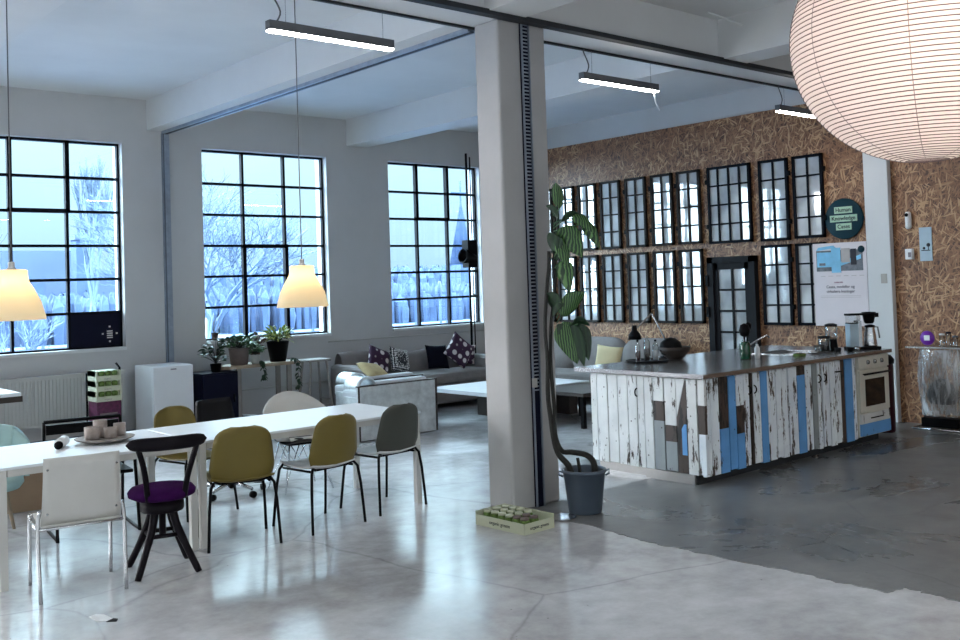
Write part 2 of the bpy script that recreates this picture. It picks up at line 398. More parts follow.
# window wall with openings
BAY = 2.93; WZ0, WZ1 = 1.12, 3.62
W = [(2.68, 4.58), (5.62, 7.50), (8.57, 10.36)]+[(2.80-BAY*k, 4.58-BAY*k) for k in (1, 2, 3)]
W.sort()
mb = MB(); x = XL-.3
for a, b in W:
    mb.box(x, a, WY, WY+.3, 0, CZ); mb.box(a, b, WY, WY+.3, 0, WZ0); mb.box(a, b, WY, WY+.3, WZ1, CZ); x = b
mb.box(x, WX+.3, WY, WY+.3, 0, CZ)
struct(mb.build('wall_back', 'wall'), 'light grey painted wall with the big steel windows')
mb = MB()
mb.box(WX, WX+.3, YN-.3, WY+.3, 0, CZ)
struct(mb.build('wall_right', 'wall'), 'white painted wall strip above the chipboard cladding')
struct(MB().box(WX-.025, WX, YN, WY, 0.0, 3.85).build('trim_1', 'osb'), 'brown oriented strand board cladding on the kitchen side wall')
# left and near walls (behind the camera), with unseen windows added for daylight
LW = [(-3.5, -.9), (0.2, 2.8), (3.9, 6.5), (7.6, 10.2)]
mb = MB(); y = YN-.3
for a, b in LW:
    mb.box(XL-.3, XL, y, a, 0, CZ); mb.box(XL-.3, XL, a, b, 0, WZ0); mb.box(XL-.3, XL, a, b, WZ1, CZ); y = b
mb.box(XL-.3, XL, y, WY+.3, 0, CZ)
struct(mb.build('wall_left', 'wall'))
NW = [(-5.6, -3.0), (-2.0, .6), (1.6, 4.2), (5.2, 7.8)]  # near openings made taller to send more daylight onto the island front
mb = MB(); x = XL
for a, b in NW:
    mb.box(x, a, YN-.3, YN, 0, CZ); mb.box(a, b, YN-.3, YN, 0, .7); mb.box(a, b, YN-.3, YN, 3.95, CZ); x = b
mb.box(x, WX, YN-.3, YN, 0, CZ)
struct(mb.build('wall_front', 'wall'))
# window frames of the window wall
rows = [1.12, 1.55, 1.955, 2.36, 2.77, 3.18, 3.62]
for wi, (a, b) in enumerate([w for w in W if w[0] > 2]):
    mb = MB(); yy = WY+.12; t = .016; w3 = (b-a)/3
    fr = .026
    mb.box(a, a+fr, yy-.02, yy+.04, WZ0, WZ1).box(b-fr, b, yy-.02, yy+.04, WZ0, WZ1).box(a, b, yy-.02, yy+.04, WZ0, WZ0+fr).box(a, b, yy-.02, yy+.04, WZ1-fr, WZ1)
    for k in (1, 2): mb.box(a+w3*k-t, a+w3*k+t, yy-.022, yy+.04, WZ0, WZ1)
    for z in rows[1:-1]: mb.box(a, b, yy-.021, yy+.038, z-t, z+t)
    # heavier sash bars round the opening light
    k0, r0, r1 = [(1, 4, 6), (1, 0, 3), (1, 4, 6)][wi]
    sx0, sx1, sz0, sz1 = a+w3*k0, a+w3*(k0+1), rows[r0], rows[r1]
    mb.box(sx0-.03, sx0+.02, yy-.04, yy+.02, sz0, sz1).box(sx1-.02, sx1+.03, yy-.04, yy+.02, sz0, sz1)
    mb.box(sx0-.03, sx1+.03, yy-.04, yy+.02, sz1-.03, sz1+.02).box(sx0-.03, sx1+.03, yy-.04, yy+.02, sz0-.02, sz0+.03)
    f = struct(mb.build('window_%d' % (wi+1), 'sash'), 'tall dark steel framed factory window, ' + ['leftmost, with one blacked-out pane', 'middle, behind the potted plants', 'rightmost, above the grey sofa'][wi])
    MB().box(a, b, yy+.005, yy+.011, WZ0, WZ1).build('pane', 'pane', f)
    MB().box(a-.0, b+.0, WY-.03, WY+.1, WZ0-.035, WZ0+.003).build('window_sill', 'beam', f)
    if wi == 0:
        q = MB().box(a+2*w3+.015, b-.02, yy-.012, yy+.004, WZ0+.02, rows[1]-.01).build('dark_panel', 'navy', f)
        lg = MB()
        cx, cz = b-.155, WZ0+.17
        for k in range(4): lg.box(cx-.035, cx+.035, yy-.014, yy-.011, cz-.055+k*.026, cz-.041+k*.026)
        for dx, dz in ((0, .085), (0, -.095), (-.085, 0), (.085, 0)):
            lg.box(cx+dx-.011, cx+dx+.011, yy-.014, yy-.011, cz+dz-.01, cz+dz+.01)
        lg.build('logo', 'offwhite', q)
for wi, (a, b) in enumerate([w for w in W if w[0] < 2]):
    mb = MB(); yy = WY+.12
    for k in range(4): mb.box(a+(b-a)*k/3-.02, a+(b-a)*k/3+.02, yy-.02, yy+.04, WZ0, WZ1)
    for z in rows: mb.box(a, b, yy-.02, yy+.04, z-.017, z+.017)
    struct(mb.build('window_%d' % (wi+4), 'sash'))
n = 7
for a, b in LW:
    mb = MB()
    for k in range(4): mb.box(XL-.16, XL-.1, a+(b-a)*k/3-.02, a+(b-a)*k/3+.02, WZ0, WZ1)
    for z in rows: mb.box(XL-.16, XL-.1, a, b, z-.017, z+.017)
    struct(mb.build('window_%d' % n, 'sash')); n += 1
for a, b in NW:
    mb = MB()
    for k in range(4): mb.box(a+(b-a)*k/3-.02, a+(b-a)*k/3+.02, YN-.16, YN-.1, .7, 3.95)
    for z in [.7]+rows+[3.95]: mb.box(a, b, YN-.16, YN-.1, z-.017, z+.017)
    struct(mb.build('window_%d' % n, 'sash')); n += 1

struct(MB().box(XL, WX-.03, WY-.02, WY, 0, .11).build('baseboard_back', 'base'))
# beams
BZ = 3.80
for i, bx in enumerate((-3.75, -.82, 2.11, 5.08, 8.03)):
    mb = MB().box(bx-.18, bx+.19, 5.93, WY, BZ, CZ).box(bx-.18, bx+.19, YN, 5.55, BZ, CZ)
    struct(mb.build('trim_%d' % (i+2), 'beam'), 'white concrete cross beam under the ceiling')
struct(MB().box(XL, WX, 5.55, 5.95, BZ, CZ).build('trim_7', 'beam'), 'long white concrete beam carried by the column')
# column with a perforated rail
col = struct(MB().box(5.09, 5.60, 5.62, 5.90, 0, BZ).build('trim_8', 'colpaint', bevel=.02), 'square white concrete column in the middle of the room')
mb = MB().m(0).box(5.315, 5.395, 5.598, 5.618, 0, BZ)
mb.m(1)
mb.box(5.312, 5.322, 5.585, 5.60, 0, BZ).box(5.388, 5.398, 5.585, 5.60, 0, BZ)
mb.m(1)
for k in range(100):
    z = .9+k*.029
    mb.box(5.328, 5.382, 5.594, 5.599, z, z+.011)
rl = mb.build('perforated_rail', ['navy', 'steelrail'], col); rl['label'] = 'dark perforated steel rail up the column'
MB().box(5.31, 5.345, 5.575, 5.60, .93, 1.0).build('junction_box', 'offwhite', col)
# rails under the long beam, cross beam and down the window wall
struct(MB().box(XL, WX, 5.49, 5.57, BZ-.03, BZ+.01).build('trim_9', 'darkrail'), 'dark curtain rail along the near edge of the long beam')
struct(MB().box(XL, WX, 5.935, 5.965, BZ-.018, BZ+.005).build('trim_10', 'darkrail'), 'thin dark rail along the far edge of the long beam')
struct(MB().m(0).box(5.08, 5.17, 5.96, WY-.02, BZ-.035, BZ).m(1).box(5.105, 5.145, 5.96, WY-.02, BZ-.038, BZ-.03).build('trim_11', ['steelrail', 'darkrail']), 'grey steel rail under the cross beam')
struct(MB().m(0).box(5.08, 5.17, WY-.045, WY, .11, BZ-.03).m(1).box(5.085, 5.10, WY-.05, WY-.04, .11, BZ-.03).build('trim_12', ['steelrail', 'base']), 'grey steel rail running down the window wall')
struct(MB().box(WX-.11, WX-.025, 5.53, 5.82, 0, CZ).build('trim_13', 'beam', bevel=.006), 'white post on the chipboard wall')
MB().box(WX-.118, WX-.11, 5.585, 5.655, 1.60, 1.71).build('switch_plate', 'socket', bpy.data.objects['trim_13'])
# thin conduit along window wall
mb = MB()
mb.tube([(7.45, WY-.012, 1.0), (10.4, WY-.012, 1.0)], .008, 6).tube([(5.3, WY-.012, .45), (7.4, WY-.012, .45)], .012, 6)
tag(mb.build('wall_conduit', 'radiator'), 'thin grey conduit running along the wall below the windows', 'conduit')
tag(MB().tube([(WX-.35, 5.35, 4.1), (8.2, 5.3, 4.06), (7.3, 5.25, 4.1)], .008, 6).build('ceiling_conduit', 'beam'), 'thin white cable run under the near ceiling', 'cable')

# ------------------------------------------------------------------ old window frames on the chipboard wall
FX = WX-.03
def wall_frame(label, y0, y1, z0, z1, nc, nr, hinge_left, mat='oldsash'):
    """y0 > y1 : y0 is the left edge as seen"""
    t = thing('old_steel_window', label, 'window', (FX, (y0+y1)/2, (z0+z1)/2), 0, 'old steel windows on the chipboard wall')
    w = (y0-y1)/2; h = (z1-z0)/2; f = .034; b = .011
    mb = MB()
    mb.box(-.045, 0, -w, -w+f, -h, h).box(-.045, 0, w-f, w, -h, h).box(-.045, 0, -w, w, -h, -h+f).box(-.045, 0, -w, w, h-f, h)
    for k in range(1, nc): y = -w+2*w*k/nc; mb.box(-.04, -.006, y-b, y+b, -h+f, h-f)
    for k in range(1, nr): z = -h+2*h*k/nr; mb.box(-.038, -.006, -w+f, w-f, z-b, z+b)
    mb.build('frame', mat, t)
    MB().box(-.02, -.014, -w+f*.8, w-f*.8, -h+f*.8, h-f*.8).build('glass', 'old', t)
    s = 1 if hinge_left else -1
    for z in (-h*.55, h*.62):
        MB().box(-.05, -.005, s*w-.004, s*(w+.028), z-.03, z+.03).build('hinge', 'black', t)
    return t
US = [(11.05+.37, 11.05), (10.95, 10.575), (10.48, 10.115), (10.02, 9.635), (9.53, 9.15), (9.05, 8.67), (8.59, 8.20)]
on = ['second', 'third', 'fourth', 'fifth', 'sixth', 'seventh']
for i, (a, b) in enumerate(US[0:]):
    if i == 0: continue
    wall_frame('narrow eight-pane steel window on the upper row, %s from the window wall corner' % on[i-1], a, b, 2.20, 3.21, 2, 4, True)
    wall_frame('narrow eight-pane steel window on the lower row, %s from the window wall corner' % on[i-1], a, b, 1.11, 2.125, 2, 4, True)
wall_frame('narrow eight-pane steel window on the upper row, nearest the window wall corner', 11.42, 11.05, 2.20, 3.21, 2, 4, True)
wall_frame('narrow eight-pane steel window on the lower row, nearest the window wall corner', 11.42, 11.05, 1.11, 2.125, 2, 4, True)
wall_frame('wide sixteen-pane black steel window above the glazed door', 8.07, 7.40, 2.18, 3.21, 4, 4, True, 'sash')
wall_frame('black steel window on the upper row just right of the wide one', 7.27, 6.85, 2.17, 3.21, 2, 4, False, 'sash')
wall_frame('black steel window on the upper row next to the round sign', 6.78, 6.37, 2.18, 3.21, 2, 4, False, 'sash')
wall_frame('black steel window on the lower row just right of the glazed door', 7.27, 6.85, 1.10, 2.12, 2, 4, False, 'sash')
wall_frame('black steel window on the lower row half covered by the poster', 6.78, 6.37, 1.10, 2.12, 2, 4, False, 'sash')
# glazed door
mb = MB()
a, b, zt = 8.09, 7.35, 2.0
mb.box(FX-.09, FX, b, b+.09, 0, zt).box(FX-.09, FX, a-.09, a, 0, zt).box(FX-.09, FX, b, a, zt-.08, zt)
d = struct(mb.build('door_1', 'dgrey'), 'dark grey glazed door in the chipboard wall')
mb = MB()
mb.box(FX-.06, FX-.01, b+.09, b+.17, 0, zt-.08).box(FX-.06, FX-.01, a-.15, a-.09, 0, zt-.08).box(FX-.06, FX-.01, b+.1, a-.1, zt-.17, zt-.08).box(FX-.06, FX-.01, b+.1, a-.1, 0, .72)
for k in (1,): y = (a+b)/2+.0; mb.box(FX-.058, FX-.015, y-.014, y+.014, .72, zt-.17)
for z in (1.0, 1.28, 1.56): mb.box(FX-.056, FX-.015, b+.1, a-.1, z-.014, z+.014)
lf = mb.build('door_leaf', 'dgrey', d)
MB().box(FX-.038, FX-.03, b+.16, a-.14, .70, zt-.16).build('glass', 'old', d)
MB().box(FX-.11, FX-.09, a-.02, a+.02, 1.62, 1.76).build('hinge', 'black', d); MB().box(FX-.11, FX-.09, a-.02, a+.02, 1.2, 1.34).build('hinge', 'black', d)
MB().tube([(FX-.06, b+.125, 1.05), (FX-.11, b+.125, 1.05), (FX-.11, b+.24, 1.05)], .01).build('door_handle', 'steel', d)

# round sign
t = thing('round_sign', 'round petrol blue sign with three pale green name strips', 'sign', (WX-.045, 6.12, 2.385))
Rm = Matrix.Rotation(-PI/2, 4, 'Y')
MB().lathe([(0, -.018), (.238, -.018), (.245, -.012), (.245, .008), (.238, .012), (0, .012)], 48, Rm).build('disc', 'teal', t)
for j, (wd, z, s) in enumerate([(.115, .105, 'Human'), (.175, .005, 'Knowledge'), (.10, -.095, 'Cases')]):
    st = MB().box(-.018, -.010, -wd, wd, z-.04, z+.04).build('name_strip', 'label', t)
    text('lettering', s, .068, 'ink', onwall(-.019, 0, z), st, bold=.001)
# poster
t = thing('poster', 'white poster with a picture of blue blocks, hung below the round sign', 'poster', (WX-.085, 6.18, 1.61))
MB().box(-.006, .006, -.345, .345, -.51, .49).build('sheet', 'posterw', t)
im = MB(); X0, X1 = -.010, -.005
im.m(0).box(X0, X1, -.30, .30, .15, .40)
im.m(1).box(X0-.002, X1, .10, .29, .20, .38).box(X0-.003, X1, -.02, .10, .13, .43).m(2).box(X0-.002, X1, -.14, -.03, .25, .42).m(1)
im.prism([(-.08, .0), (.25, .10), (.25, .15), (-.08, .05)], .003, onwall(-.008, -.03, .19))
im.prism([(-.2, 0), (.06, .03), (.03, .06), (-.17, .04)], .003, onwall(-.008, .10, .40))
im.m(3).box(X0-.003, X1, -.22, -.15, .22, .41).m(0).box(X0-.004, X1, .18, .26, .22, .25)
im.build('picture', ['pgrey', 'pblue', 'pbeige', 'ink'], t)
im = MB().lathe([(0, 0), (.042, 0), (.042, .004), (0, .004)], 24, Matrix.Translation((-.008, -.285, .40)) @ Rm); im.build('round_mark', 'teal', t)
text('lettering', 'materials', .030, 'inkp', onwall(-.008, .02, .015), t)
text('lettering', 'Cases, modeller og', .047, 'inkg', onwall(-.008, 0, -.04), t, bold=.0006)
text('lettering', 'cirkulære løsninger', .047, 'inkg', onwall(-.008, 0, -.095), t, bold=.0006)
im = MB()
for k in range(6): im.box(-.008, -.005, .25-.1*k-.06, .25-.1*k, .088, .094)
for k in range(2): im.box(-.008, -.005, -.26, .26, -.150-.018*k, -.147-.018*k)
im.build('small_print', 'pbeige', t)
# devices on the wall right of the post
t = thing('wall_camera', 'small white capsule camera mounted on the chipboard wall', 'camera', (WX-.05, 5.335, 2.31))
MB().lathe([(0, -.10), (.022, -.098), (.034, -.08), (.034, .08), (.022, .098), (0, .10)], 20).build('body', 'white', t)
MB().lathe([(0, 0), (.022, 0), (.02, .008), (0, .01)], 20, Matrix.Translation((-.032, .004, .062)) @ Rm).build('lens', 'black', t)
t = thing('wall_thermostat', 'small white box below the wall camera', 'thermostat', (WX-.05, 5.335, 1.925))
MB().box(-.03, .025, -.042, .042, -.06, .06).build('housing', 'white', t, bevel=.006)
MB().box(-.033, -.03, -.03, .004, -.035, .02).build('screen', 'inkg', t)
t = thing('blue_card', 'pale blue notice with a small drawing beside the white wall devices', 'notice', (WX-.029, 5.155, 2.03))
MB().box(-.006, .005, -.07, .07, -.19, .19).build('card', 'cardblue', t)
mb = MB().box(-.009, -.006, -.05, .05, -.075, -.065).lathe([(0, 0), (.022, 0), (0, .002)], 14, Matrix.Translation((-.007, -.03, -.01)) @ Rm).box(-.009, -.006, -.034, -.026, -.065, -.02).lathe([(0, 0), (.016, 0), (0, .002)], 12, Matrix.Translation((-.007, .02, -.045)) @ Rm)
mb.build('drawing', 'ink', t)

# ------------------------------------------------------------------ kitchen island
isl = thing('kitchen_island', 'kitchen island clad in weathered white and blue painted planks', 'kitchen island', (6.77, 5.08, 0))
ID = 1.27; IW = 2.50          # depth and length of the planked part (the oven takes the rest)
MB().box(.03, IW, .03, ID, .09, .895).build('carcass', 'dwood', isl)
MB().m(0).box(-.02, .06, .10, .62, .0, .085).m(0).box(.06, .08, .62, ID-.03, 0, .085).m(1).box(.0, 3.05, .08, .10, 0, .085).box(3.03, 3.05, .1, ID-.05, 0, .085).build('plinth', ['plinth', 'darkrail'], isl)
ORD = ['pw', 'pb', 'pbr', 'pg', 'pw2']
def planks(mb, spec, axis):
    """spec rows: (a0, a1, [(z0,z1,mat)...]); axis x = front face (y=-.0), axis y = end face"""
    for a0, a1, segs in spec:
        g = .0055; jz = random.uniform(-.012, .008); th = random.uniform(.018, .026)
        for z0, z1, k in segs:
            mb.m(ORD.index(k)); zz = z0+jz if z0 < .12 else z0
            if axis == 'x': mb.box(a0+g, a1-g, -th+.02, .03, zz, z1)
            else: mb.box(-th+.02, .03, a0+g, a1-g, zz, z1)
Z0, Z1 = .085, .885
W_ = [(Z0, Z1, 'pw')]; W2 = [(Z0, Z1, 'pw2')]; B_ = [(Z0, Z1, 'pb')]
# end face (left): panel 1 all white, panel 2 patchwork
mb = MB(); ys = [6.35, 6.27, 6.14, 6.02, 5.90, 5.79, 5.71]
planks(mb, [(ys[i+1]-5.08, ys[i]-5.08, W_) for i in range(6)], 'y')
e1 = mb.build('door', [*ORD], isl); e1['label'] = 'door of plain white planks on the end of the island'
mb = MB()
planks(mb, [(.53, .63, W_), (.41, .53, [(Z0, .51, 'pg'), (.51, .68, 'pbr'), (.68, Z1, 'pw')]),
            (.28, .41, [(Z0, .34, 'pg'), (.34, .48, 'pbr'), (.48, Z1, 'pw')]),
            (.06, .17, W_), (-.02, .06, [(Z0, .43, 'pw2'), (.43, .67, 'pbr'), (.67, Z1, 'pw')])], 'y')
E_ = Matrix(((0, 0, -1, -.001), (-1, 0, 0, 0), (0, 1, 0, 0), (0, 0, 0, 1)))   # local x -> -y, local y -> z
def endpoly(mb, pts, k, h=.022): mb.m(ORD.index(k)).prism([(-y, z) for y, z in pts], h, Matrix(((0, 0, -1, .02), (-1, 0, 0, 0), (0, 1, 0, 0), (0, 0, 0, 1))))
endpoly(mb, [(.277, .56), (.277, Z1), (.183, Z1)], 'pw')
endpoly(mb, [(.277, Z0), (.277, .555), (.182, .87), (.173, .87), (.173, Z0)], 'pbr')
endpoly(mb, [(.225, .24), (.225, .46), (.20, .50), (.176, .50), (.176, .24)], 'pb', .027)
e2 = mb.build('door', [*ORD], isl); e2['label'] = 'patchwork door of white, grey and bare brown planks'
def ring_handle(parent, x, y, z, front=True):
    mb = MB(); pts = []
    for k in range(13):
        t = PI*k/12
        pts.append((x-.03*math.sin(t), y, z+.035*math.cos(t)) if not front else (x, y-.03*math.sin(t), z+.035*math.cos(t)))
    mb.tube(pts, .006)
    return mb.build('handle', 'black', parent)
ring_handle(e1, .0, .71, .74, False)
def front_door(spec, name='door', handle=None):
    mb = MB(); planks(mb, spec, 'x'); o = mb.build(name, [*ORD], isl)
    for hx in (handle or []): ring_handle(o, hx, 0, .74)
    return o
front_door([(.0, .10, W2), (.10, .22, W2), (.22, .35, [(Z0, .45, 'pb'), (.45, Z1, 'pbr')]), (.35, .46, B_), (.46, .58, [(Z0, .38, 'pb'), (.38, .62, 'pbr'), (.62, Z1, 'pw2')]), (.58, .67, W2)], handle=[.655])
front_door([(.715, .83, W2), (.83, .94, B_), (.94, 1.07, W2), (1.07, 1.17, W2), (1.17, 1.265, W2)], handle=[.735])
front_door([(1.285, 1.43, W2), (1.43, 1.57, [(Z0, .80, 'pb'), (.80, Z1, 'pbr')]), (1.57, 1.69, W2), (1.69, 1.78, [(Z0, Z1, 'pg')]), (1.78, 1.85, W2)], handle=[1.80])
front_door([(1.865, 1.99, W2), (1.99, 2.10, W2), (2.10, 2.20, W2)], handle=[1.90])
o = front_door([(2.20, 2.28, [(Z0, Z1, 'pbr')]), (2.28, 2.43, B_), (2.43, 2.50, W2)], 'side_panel')
MB().box(2.09, 2.17, -.035, -.005, .775, .785).build('hook', 'black', o)
MB().box(.675, .71, -.005, .03, .09, .885).build('post_strip', 'dwood', isl)
# worktop (a thing of its own, lies on island and oven)
tp = thing('worktop', 'dark metal worktop lying over the planked island and the oven', 'worktop', (6.72, 5.03, .898))
SX0, SX1, SY0, SY1 = 2.05, 2.62, .42, .92
mb = MB().box(0, SX0, 0, 1.48, 0, .036).box(SX1, 3.21, 0, 1.48, 0, .036).box(SX0, SX1, 0, SY0, 0, .036).box(SX0, SX1, SY1, 1.48, 0, .036)
mb.build('slab', 'worktop', tp)
mb = MB().box(SX0, SX1, SY0, SY1, -.0, .004).box(SX0-.01, SX1+.01, SY0-.01, SY0+.01, .034, .041).box(SX0-.01, SX1+.01, SY1-.01, SY1+.01, .034, .041).box(SX0-.01, SX0+.01, SY0, SY1, .034, .041).box(SX1-.01, SX1+.01, SY0, SY1, .034, .041)
mb.build('sink_basin', 'steel', tp)
WZ = .935
# oven
ov = thing('oven', 'cream freestanding oven at the far end of the island, black glass door', 'oven', (9.28, 5.07, 0))
OW = .61
MB().box(0, OW, .0, .60, .09, .897).build('body', 'ovenw', ov)
MB().box(0, OW, -.02, .0, .765, .89).build('control_panel', 'ovenw', ov, bevel=.005)
for kx in (.17, .31, .45): MB().lathe([(.018, 0), (.024, .002), (.020, .02), (0, .024)], 16, Matrix.Translation((kx, -.02, .83)) @ Matrix.Rotation(PI/2, 4, 'X')).build('knob', 'steel', ov)
dr = MB().box(.01, OW-.01, -.02, 0, .33, .75).build('door', 'ovenw', ov, bevel=.006)
MB().box(.11, OW-.11, -.024, -.02, .39, .66).build('window', 'ovenglass', dr)
mb = MB().tube([(.05, -.05, .715), (OW-.05, -.05, .715)], .010); mb.box(.07, .085, -.05, -.018, .71, .72).box(OW-.085, OW-.07, -.05, -.018, .71, .72); mb.build('handle', 'dgrey', dr)
mb = MB(); mb.m(0).box(.01, OW-.01, -.02, 0, .22, .315).m(1).box(.01, OW-.01, -.021, .0, .10, .22); w = mb.build('drawer', ['pw', 'pb'], ov); w['label'] = 'plank-covered drawer, white over blue'
MB().box(.2, .44, -.03, -.02, .262, .272).build('handle', 'black', w)

# ---- things on the worktop
def bottle(x, y, h, r, mat, capm, label, cat='bottle', group=None, neck=.3, liquid=None):
    t = thing('bottle', label, cat, (x, y, WZ), 0, group)
    MB().lathe([(r*.9, 0), (r, .01), (r, h*(1-neck)), (r*.35, h*(1-neck*.45)), (r*.35, h*.93)], 18).build('glass_body', mat, t)
    MB().lathe([(r*.42, h*.92), (r*.42, h), (0, h)], 14).build('cap', capm, t)
    if liquid: MB().lathe([(r*.8, .012), (r*.85, h*.5)], 14).build('contents', liquid, t)
    return t
tr = thing('serving_tray', 'round dark tray on the island worktop under the glass bottles', 'tray', (7.50, 6.27, WZ))
MB().lathe([(.0, 0), (.18, 0), (.205, .012), (.21, .02), (.195, .017), (.17, .008), (0, .008)], 36).build('tray', 'dgrey', tr)
def onto(o, dz): o.location.z += dz
b1 = bottle(7.40, 6.30, .21, .026, 'clear', 'black', 'left slim clear bottle with black cap on the round tray', liquid='redapp'); onto(b1, .009)
b2 = bottle(7.49, 6.26, .245, .032, 'clear', 'wood', 'middle tall clear bottle with a broad cork on the round tray', neck=.25, liquid='dwood'); onto(b2, .009)
b3 = bottle(7.57, 6.22, .205, .03, 'clear', 'black', 'right clear bottle with black cap on the round tray', liquid='whitef'); onto(b3, .009)
t = thing('serving_bowl', 'wide dark wooden bowl standing on the worktop right of the bottles', 'bowl', (7.86, 6.22, WZ))
MB().lathe([(.0, 0), (.07, 0), (.075, .012), (.10, .03), (.14, .075), (.165, .125), (.157, .125), (.13, .08), (.08, .04), (0, .03)], 30).build('bowl', 'dwood', t)
MB().lathe([(.09, .05), (.12, .10), (.10, .17), (.05, .21), (0, .22)], 16).build('bread', 'black', t, loc=(-.03, .02, 0))
# articulated lamp
t = thing('desk_lamp', 'black articulated lamp leaning over the tray on the island', 'lamp', (8.0, 6.42, WZ))
MB().lathe([(0, 0), (.075, 0), (.075, .015), (.02, .03), (0, .03)], 24).build('base', 'black', t)
p0, p1, p2 = Vector((0, 0, .03)), Vector((-.20, .02, .46)), Vector((-.44, .05, .30))
MB().tube([p0, p0+Vector((0, 0, .12)), p1], .008).tube([p0+Vector((.02, .02, .12)), p1+Vector((.02, .02, 0))], .004).build('lower_arm', 'steel', t)
MB().tube([p1, p2], .008).build('upper_arm', 'greywood', t)
MB().lathe([(.02, .05), (.026, .03), (.028, 0), (.055, -.035), (.068, -.09), (.060, -.088), (.045, -.04), (.015, -.01)], 24, Matrix.Translation(p2)).build('lamp_head', 'black', t)
# green bottle with utensils, soap, tap
t = thing('green_jar', 'dark green glass jar by the sink with black kitchen tools in it', 'jar', (8.16, 5.60, WZ))
MB().lathe([(.05, 0), (.055, .01), (.055, .13), (.045, .16), (.04, .17)], 20).build('glass_body', 'bottle', t)
mb = MB().tube([(0, 0, .05), (-.01, 0, .25)], .008).lathe([(0, .21), (.04, .23), (.055, .28), (.04, .33), (.0, .35)], 14).tube([(.02, .0, .05), (.05, -.01, .32)], .006).lathe([(0, .29), (.028, .31), (.03, .36), (0, .38)], 10, Matrix.Translation((.05, -.01, -.02)))
mb.build('kitchen_tools', 'black', t)
t = thing('soap_bottle', 'white plastic soap bottle right of the green jar', 'bottle', (8.30, 5.56, WZ))
MB().lathe([(.024, 0), (.026, .01), (.026, .10), (.012, .125), (.012, .14)], 16).build('bottle_body', 'white', t)
MB().tube([(0, 0, .14), (0, 0, .165), (-.03, 0, .165)], .005).build('pump', 'steel', t)
t = thing('tap', 'chrome mixer tap with a long slanting spout at the sink', 'tap', (8.58, 5.88, WZ))
MB().lathe([(.03, 0), (.03, .01), (.022, .015), (.022, .09), (.0, .10)], 18).build('tap_body', 'chrome', t)
MB().tube(smoothpath([(0, 0, .07), (.10, -.04, .13), (.24, -.09, .185), (.27, -.1, .165)]), .011).build('spout', 'chrome', t)
MB().tube([(0, 0, .09), (.03, .06, .15)], .006).build('lever', 'chrome', t)
t = thing('dish_brush', 'tall thin dark brush standing behind the tap', 'brush', (8.40, 5.74, WZ))
MB().tube([(0, 0, .0), (0, 0, .24)], .006).lathe([(0, .23), (.014, .24), (.014, .27), (0, .275)], 12).build('brush', 'dgrey', t)
t = thing('sponge', 'green scouring sponge lying beside the sink', 'sponge', (8.72, 5.36, WZ))
MB().m(0).box(-.06, .06, -.035, .035, 0, .02).m(1).box(-.06, .06, -.035, .035, .02, .028).build('sponge', ['green', 'bottle'], t, bevel=.004)
t = thing('saucer', 'small steel dish at the right end of the sink', 'dish', (9.02, 5.38, WZ))
MB().lathe([(0, 0), (.035, 0), (.06, .022), (.055, .022), (.03, .006), (0, .006)], 20).build('dish', 'steel', t)
t = thing('drinking_glass', 'small glass tumbler beside the steel dish', 'glass', (9.16, 5.42, WZ))
MB().lathe([(0, 0), (.028, 0), (.034, .075), (.031, .075), (.026, .006), (0, .006)], 16).build('tumbler', 'clear', t)
# coffee corner
t = thing('coffee_jar', 'low glass jar of dark coffee with a lid on the worktop', 'jar', (9.37, 5.47, WZ))
MB().lathe([(.058, 0), (.062, .01), (.062, .12), (.055, .135)], 20).build('glass_body', 'clear', t)
MB().lathe([(0, .006), (.056, .006), (.056, .095), (0, .095)], 18).build('coffee', 'black', t)
MB().lathe([(.06, .135), (.063, .14), (.063, .155), (0, .16)], 20).build('lid', 'dgrey', t)
t = thing('coffee_grinder', 'glass-topped coffee grinder between the coffee jar and the filter machine', 'grinder', (9.50, 5.46, WZ))
MB().lathe([(.06, 0), (.065, .01), (.06, .05), (.055, .11), (.058, .115)], 20).build('base', 'black', t)
MB().lathe([(.055, .115), (.062, .15), (.064, .24), (.06, .255)], 20).build('hopper', 'clear', t)
MB().lathe([(.064, .255), (.064, .268), (.03, .28), (0, .28)], 20).build('lid', 'dgrey', t)
for k, (x, y) in enumerate([(9.44, 5.22), (9.54, 5.20), (9.34, 5.30)]):
    t = thing('coffee_cup', ['small dark cup in front of the filter machine', 'steel milk pot beside the filter machine', 'dark espresso cup beside the grinder'][k], 'cup', (x, y, WZ), 0, 'small cups in the coffee corner')
    MB().lathe([(0, 0), (.028, 0), (.034, .04), (.031, .04), (.025, .006), (0, .006)], 16).build('cup', ['black', 'steel', 'dgrey'][k], t)
t = thing('coffee_machine', 'filter coffee machine with steel jug, water tank and black filter holder', 'coffee machine', (9.78, 5.70, WZ), R(-10))
t.location = (9.86, 5.68, WZ)
# machine footprint runs along x
t.location = (9.62, 5.34, WZ); t.rotation_euler = (0, 0, R(-38))
MB().box(-.02, .32, -.075, .075, 0, .03).build('base', 'black', t, bevel=.005)
MB().box(.0, .09, -.06, .06, .03, .27).m(0).build('water_tank', 'cardblue', t)
MB().box(.09, .125, -.06, .06, .03, .30).build('tower', 'steel', t)
MB().box(-.01, .30, -.055, .055, .355, .375).box(.0, .10, -.055, .055, .27, .28).build('top_arm', 'black', t)
MB().box(.0, .12, -.05, .05, .28, .355).build('boiler', 'clear', t)
MB().lathe([(.035, .265), (.05, .28), (.065, .365), (.072, .37), (.07, .385), (0, .39)], 20, Matrix.Translation((.23, 0, 0))).box(.29, .33, -.012, .012, .33, .375).build('filter_holder', 'black', t)
j = thing('steel_jug', 'tapered steel thermos jug standing under the filter machine', 'jug', (0, 0, 0))
j.location = t.matrix_basis @ Vector((.235, 0, .031)); j.rotation_euler = (0, 0, R(-38))
